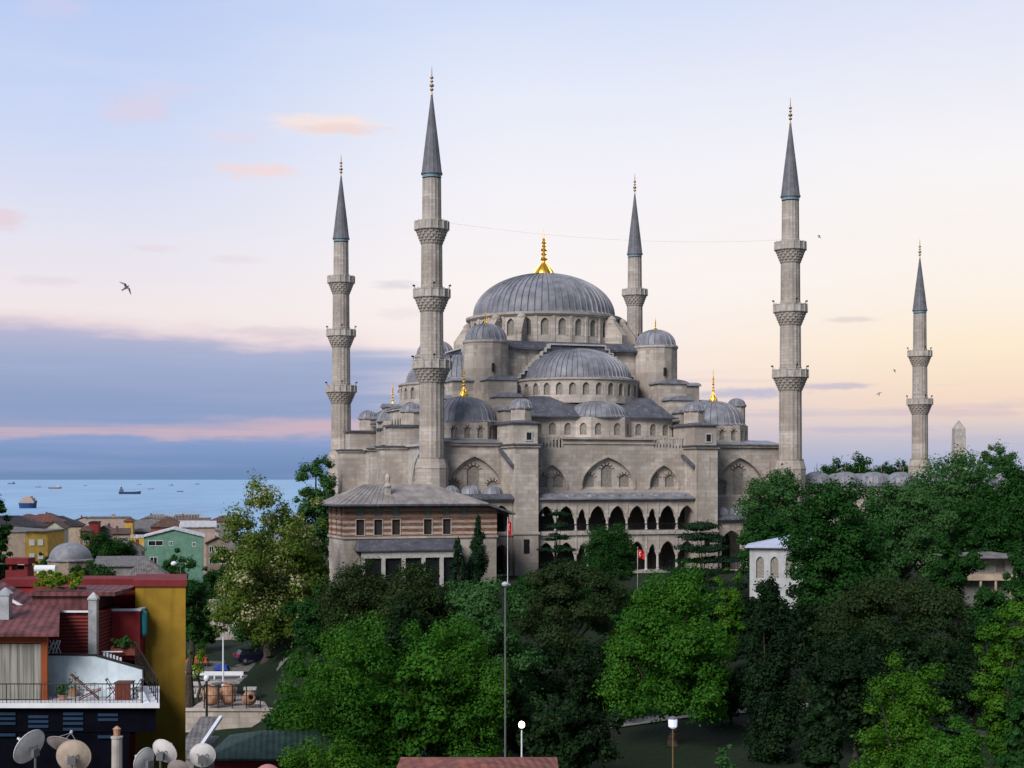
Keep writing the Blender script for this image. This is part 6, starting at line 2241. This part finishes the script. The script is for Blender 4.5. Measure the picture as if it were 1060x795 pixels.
# metal flues
def flue(px0_, px1_, pyt, pyb, Y, m):
    c = X((px0_ + px1_) / 2, Y)
    r = (px1_ - px0_) / FOC * Y / 2
    zt_, zb2 = Z(pyt, Y) - gz, Z(pyb, Y) - gz
    q = MB()
    q.box(c - r, c + r, Y - 62 - r, Y - 62 + r, zb2, zt_ - 0.32)
    f = q.build('flue', m, tb)
    q = MB()
    q.lathe(c, Y - 62, [(r * 1.7, zt_ - 0.3), (r * 1.7, zt_ - 0.22), (r * 0.3, zt_ + 0.02), (0.01, zt_ + 0.05)], 4, R(45), R(405))
    for a in (-0.8, 0.8):
        q.box(c + a * r - 0.02, c + a * r + 0.02, Y - 62 - 0.02, Y - 62 + 0.02, zt_ - 0.34, zt_ - 0.28)
    q.build('flue_cap', T['steel'], f)
flue(92.5, 101, 614, 682, 66.2, T['steel'])
flue(0, 11, 609, 641, 64.5, T['steel'])
# railing along the terrace and up the outside stair
q = MB()
zr = Z(708, 62.1) - gz
q.tube((-24, 0.12, zr), (X(147, 62.1), 0.12, zr), 0.025)
q.tube((-24, 0.12, z0 + 0.12), (X(147, 62.1), 0.12, z0 + 0.12), 0.015)
x = -24.0
while x < X(147, 62.1):
    q.tube((x, 0.12, z0), (x, 0.12, zr), 0.009 if int(round((x + 24) / 0.16)) % 9 else 0.02, n=5, cap=False)
    x += 0.16
q.build('railing', M['iron'], tb)
q = MB()
a0, a1 = Vector((X(163, 62.1), 0.12, z0)), Vector((X(139, 66), 4.2, Z(689, 66) - gz))
for k in range(13):
    p = a0.lerp(a1, k / 12)
    q.tube(p, p + Vector((0, 0, 0.98)), 0.022, n=6)
for dz_ in (0.1, 0.5, 0.98):
    q.tube(a0 + Vector((0, 0, dz_)), a1 + Vector((0, 0, dz_)), 0.028 if dz_ > 0.9 else 0.018, n=6)
q.tube((X(147, 62.1), 0.12, z0), (X(147, 62.1), 0.12, zr + 0.15), 0.03)
q.build('stair_railing', M['iron'], tb)
q = MB()
q.extr([(0.0, z0), (4.2, z0), (4.2, Z(691, 66.2) - gz)], lambda a, z, d: (X(152, 62) - a * 0.44 + d, a, z), -0.12, 0.12)
q.build('stair_side', M['white'], tb)
q = MB()
for k in range(6):
    xx = X(108 + k * 3.4, 66.5)
    q.box(xx - 0.04, xx + 0.04, 4.45, 4.55, Z(680 + k * 1.2, 66.5) - gz, Z(674.5 + k * 1.2, 66.5) - gz)
q.box(X(106, 66.5), X(127, 66.5), 4.45, 4.55, Z(675, 66.5) - gz, Z(674, 66.5) - gz)
q.build('white_balustrade', M['white'], tb)
# folded white clothes rack between penthouse and boarding
rk = MB()
for dx_ in (0.0, 0.16, 0.3):
    rk.tube((dx_ - 0.1, 0, 0.0), (dx_ + 0.14, 0, 0.62), 0.028)
    rk.tube((dx_ - 0.1, 0.18, 0.62), (dx_ + 0.1, 0.18, 0.0), 0.02)
rk.tube((-0.1, 0, 0.3), (0.4, 0, 0.62), 0.02)
o = tag(rk.build('clothes_rack', M['white']), 'folded white clothes rack beside the penthouse roof', 'rack')
o.location = (X(52, 66), 66.05, Z(679, 66) + 0.07)

# furniture of the terrace
zf = z0 + gz
dc = thing('deck_chair', 'reclining slatted deck chair on the terrace before the white wall', 'chair', (X(91, 63.2), 63.2, zf), R(15))
q = MB()
for k in range(7):
    q.box(-0.35 + k * 0.13, -0.25 + k * 0.13, -0.28, 0.28, 0.36, 0.39)
q.build('seat', T['chairwood'], dc)
q = MB()
for k in range(6):
    a = Vector((-0.38 - k * 0.055, 0, 0.44 + k * 0.12))
    q.add([(a.x - 0.02, -0.28, a.z), (a.x + 0.02, -0.28, a.z), (a.x - 0.02, -0.28, a.z + 0.09), (a.x - 0.06, -0.28, a.z + 0.09), (a.x - 0.02, 0.28, a.z), (a.x + 0.02, 0.28, a.z), (a.x - 0.02, 0.28, a.z + 0.09), (a.x - 0.06, 0.28, a.z + 0.09)],
          [(0, 1, 2, 3), (4, 7, 6, 5), (0, 4, 5, 1), (1, 5, 6, 2), (2, 6, 7, 3), (3, 7, 4, 0)])
q.build('backrest', T['chairwood'], dc)
for s_ in (-0.3, 0.3):
    for (p0, p1) in (((-0.4, 0.0), (0.55, 0.42)), ((0.45, 0.0), (-0.72, 1.12))):
        q = MB()
        q.tube((p0[0], s_, p0[1]), (p1[0], s_, p1[1]), 0.025)
        q.build('leg', T['redwood'], dc)
    q = MB()
    q.box(-0.5, 0.35, s_ - 0.035, s_ + 0.035, 0.6, 0.63)
    q.build('armrest', T['chairwood'], dc)
tbl = thing('terrace_table', 'red brown wooden table on the terrace between two folding chairs', 'table', (X(129, 63.2), 63.2, zf))
q = MB()
q.box(-0.36, 0.36, -0.36, 0.36, 0.7, 0.75)
q.build('tabletop', T['redwood'], tbl)
for sx in (-0.3, 0.3):
    for sy in (-0.3, 0.3):
        q = MB()
        q.box(sx - 0.03, sx + 0.03, sy - 0.03, sy + 0.03, 0, 0.7)
        q.build('leg', T['redwood'], tbl)
q = MB()
q.box(-0.33, 0.33, -0.335, -0.325, 0.02, 0.7)
q.build('cloth', T['redwood'], tbl)
def folding(label, px, Y, rz):
    c = thing('folding_chair', label, 'chair', (X(px, Y), Y, zf), rz, 'folding chairs on the terrace')
    q = MB()
    q.box(-0.2, 0.2, -0.2, 0.2, 0.43, 0.46)
    q.build('seat', T['chairwood'], c)
    q = MB()
    q.box(-0.2, 0.2, 0.2, 0.23, 0.6, 0.68)
    q.box(-0.2, 0.2, 0.22, 0.25, 0.76, 0.86)
    q.build('backrest', T['chairwood'], c)
    for s_ in (-0.2, 0.2):
        q = MB()
        q.tube((s_, -0.25, 0), (s_, 0.25, 0.88), 0.015)
        q.build('leg', M['iron'], c)
        q = MB()
        q.tube((s_, 0.25, 0), (s_, -0.2, 0.45), 0.015)
        q.build('leg', M['iron'], c)
folding('folding chair at the left of the red brown table', 116, 63.3, R(95))
folding('folding chair at the right of the red brown table by the stair', 141.5, 63.3, R(-95))
def potplant(label, x, y, z, rx, rz, n, ls, leaf, pot, seed, name='potted_plant', px_=0.2, ph=0.3):
    t = thing(name, label, 'plant', (x, y, z))
    q = MB()
    if pot == 'box':
        q.prism([(-rx * .9, -0.15), (rx * .9, -0.15), (rx * .9, 0.15), (-rx * .9, 0.15)], 0, ph)
    else:
        q.lathe(0, 0, [(px_ * .7, 0), (px_, ph), (px_ * 1.1, ph), (px_ * 1.1, ph + .03), (px_ * .9, ph + .03), (px_ * .9, ph - .03)], 12)
    q.build('pot', T['clay'] if pot != 'box' else T['redwood'], t)
    rng = np.random.default_rng(seed)
    P, Nn, tint, Cc, Rr = crown_points(rng, 'round', rx, rz, n, 14, ls)
    P[:, 1] *= 0.6
    P[:, 2] += ph + rz * 0.8
    leafmesh('leaves', rng, P, Nn, ls, tint, LEAF[leaf]).parent = t
potplant('green trailing plant in a box at the head of the outside stair', X(128, 66.8), 66.8, Z(678, 66.8), 0.62, 0.32, 1400, 0.06, 'mid', 'box', 81, 'planter')
potplant('small green pot plant on the terrace behind the railing', X(65, 62.9), 62.9, zf, 0.3, 0.3, 260, 0.06, 'mid', 'pot', 82, ph=0.2)
potplant('spindly plant in a pot against the white wall, left of the deck chair', X(76, 63.9), 63.9, zf, 0.25, 0.4, 60, 0.06, 'mid', 'pot', 83, ph=0.35)
potplant('bright yellow green creeper heaped on the ledge of the dark red roof', X(61, 67.4), 67.5, Z(613, 67.2) + 0.1, 1.3, 0.42, 6500, 0.1, 'yellow', 'box', 84, 'creeper', ph=0.12)

# ================================================================== the nearest roofs with their satellite dishes
gz = ground_z(-12, 45) - 1
nr = thing('near_roof', 'low flat grey roof at the bottom left carrying the satellite dishes', 'house', (-24, 40, gz))
q = MB()
q.box(0, 17.0, 0, 9.5, 0, 3.1 - gz)
q.build('wall', T['grey'], nr)
q = MB()
q.box(-0.1, 17.1, -0.1, 9.6, 3.1 - gz, 3.25 - gz)
q.build('roof', T['rt_grey'], nr)
ROOFZ = 3.25
def dish(label, px, py, Y, r, yaw, pitch, m, back=True):
    """satellite dish on a mast on the near roof; yaw 0 faces away from the camera"""
    p = at(px, py, Y)
    t = thing('satellite_dish', label, 'satellite dish', (p.x, p.y, ROOFZ), yaw, 'satellite dishes on the near roof')
    hz = p.z - ROOFZ
    Rm = Matrix.Translation((0, 0, hz)) @ Matrix.Rotation(pitch, 4, 'X')
    q = MB()
    dep = r * 0.24
    n = 8
    prof = [(max(0.003, r * k / n), dep * (k / n) ** 2) for k in range(n + 1)] + [(r * 1.02, dep), (r * 1.02, dep - 0.02)] + [(max(0.003, r * k / n), dep * (k / n) ** 2 - 0.02) for k in range(n, -1, -1)]
    q.lathe(0, 0, prof, 32)
    q.v = [tuple(Rm @ Vector((x, z, -y))) for x, y, z in q.v]
    q.build('reflector', m, t, smooth=True)
    q = MB()
    for a in (R(90), R(210), R(330)):
        q.tube(Rm @ Vector((0.92 * r * math.cos(a), dep * .9, 0.92 * r * math.sin(a))), Rm @ Vector((0, r * 1.0, 0)), 0.012, n=5)
    q.tube(Rm @ Vector((0, r * 0.94, 0)), Rm @ Vector((0, r * 1.12, 0)), 0.05)
    q.build('feed_arm', T['steel'], t)
    q = MB()
    c = Rm @ Vector((0, -0.02, 0))
    b = Rm @ Vector((0, -0.17, -0.02))
    q.tube(c, b, 0.075)
    q.box(b.x - 0.12, b.x + 0.12, b.y - 0.06, b.y + 0.06, b.z - 0.13, b.z + 0.1)
    q.tube(Rm @ Vector((-0.16, -0.03, 0.1)), b, 0.02, n=5)
    q.tube(Rm @ Vector((0.16, -0.03, 0.1)), b, 0.02, n=5)
    q.build('bracket', M['greypaint'], t)
    q = MB()
    q.tube((b.x, b.y, 0), (b.x, b.y, b.z + 0.12), 0.035)
    q.tube((b.x - 0.35, b.y, 0.02), (b.x, b.y, max(0.25, b.z - 0.45)), 0.018)
    q.build('mast', M['greypaint'], t)
    return t
dish('white satellite dish at the far left, turned edgewise', 33, 775, 46, 0.58, R(62), R(25), T['dish'])
dish('pinkish grey dish behind the tan one, tipped up', 66, 776, 47, 0.6, R(-20), R(52), T['dishpink'])
dish('tan round dish seen from behind in front of the pinkish one', 75.5, 784, 44, 0.5, R(5), R(12), T['dishtan'])
dish('large pale dish seen from behind right of the grey pipe', 169, 779, 46, 0.42, R(-22), R(25), T['dish'])
dish('slim white dish turned edgewise left of the large pale one', 151, 788, 45, 0.4, R(58), R(15), T['dish'])
dish('white round dish standing alone right of the yellow wall', 209.5, 783, 46.5, 0.4, R(8), R(15), T['dish'])
dish('small grey dish low between the two pale round ones', 184, 797, 45, 0.32, R(0), R(30), T['dishpink'])
q = MB()
q.lathe(0, 0, [(0.17, 0), (0.165, 1.55), (0.19, 1.57), (0.19, 1.62), (0.1, 1.63)], 14)
pi_ = thing('vent_pipe', 'grey vent pipe with an orange clay cap among the satellite dishes', 'pipe', (X(121, 47), 47, ROOFZ))
q.build('pipe', M['trim'], pi_)
q = MB()
q.lathe(0, 0, [(0.1, 1.62), (0.11, 1.8), (0.13, 1.86), (0.02, 1.95)], 12)
q.build('cap', T['clay'], pi_)
# salmon pink dome of a neighbour, red tiled roof at the bottom
gz = ground_z(-7, 45) - 1
sp = thing('domed_oven', 'salmon pink rounded roof top at the bottom edge under the big trees', 'roof', (X(277, 45), 45, gz))
q = MB()
H_ = 4.05 - gz
q.lathe(0, 0, [(0.5, 0), (0.5, H_ - 0.3)] + [(0.5 * math.cos(PI / 2 * k / 8) + 0.004, H_ - 0.3 + 0.62 * math.sin(PI / 2 * k / 8)) for k in range(9)], 24)
q.build('shell', T['salmon'], sp, smooth=True)
gz = ground_z(-1, 52) - 1
bk = thing('tiled_house', 'house of which only the red brown tiled hip roof peeps in at the bottom', 'house', (X(405, 50), 50, gz))
Lb = X(575, 50) - X(405, 50)
q = MB()
q.box(0.2, Lb - 0.2, 0.2, 8, 0, 2.1 - gz)
q.build('wall', T['cream'], bk)
q = MB()
q.prism([(-0.3, -0.3), (Lb + 0.3, -0.3), (Lb + 0.3, 8.3), (-0.3, 8.3)], 2.1 - gz, 2.82 - gz, 0, [(Lb * .5 - .4, 3), (Lb * .5 + .4, 3), (Lb * .5 + .4, 4), (Lb * .5 - .4, 4)])
q.build('roof', T['rt_brick'], bk)
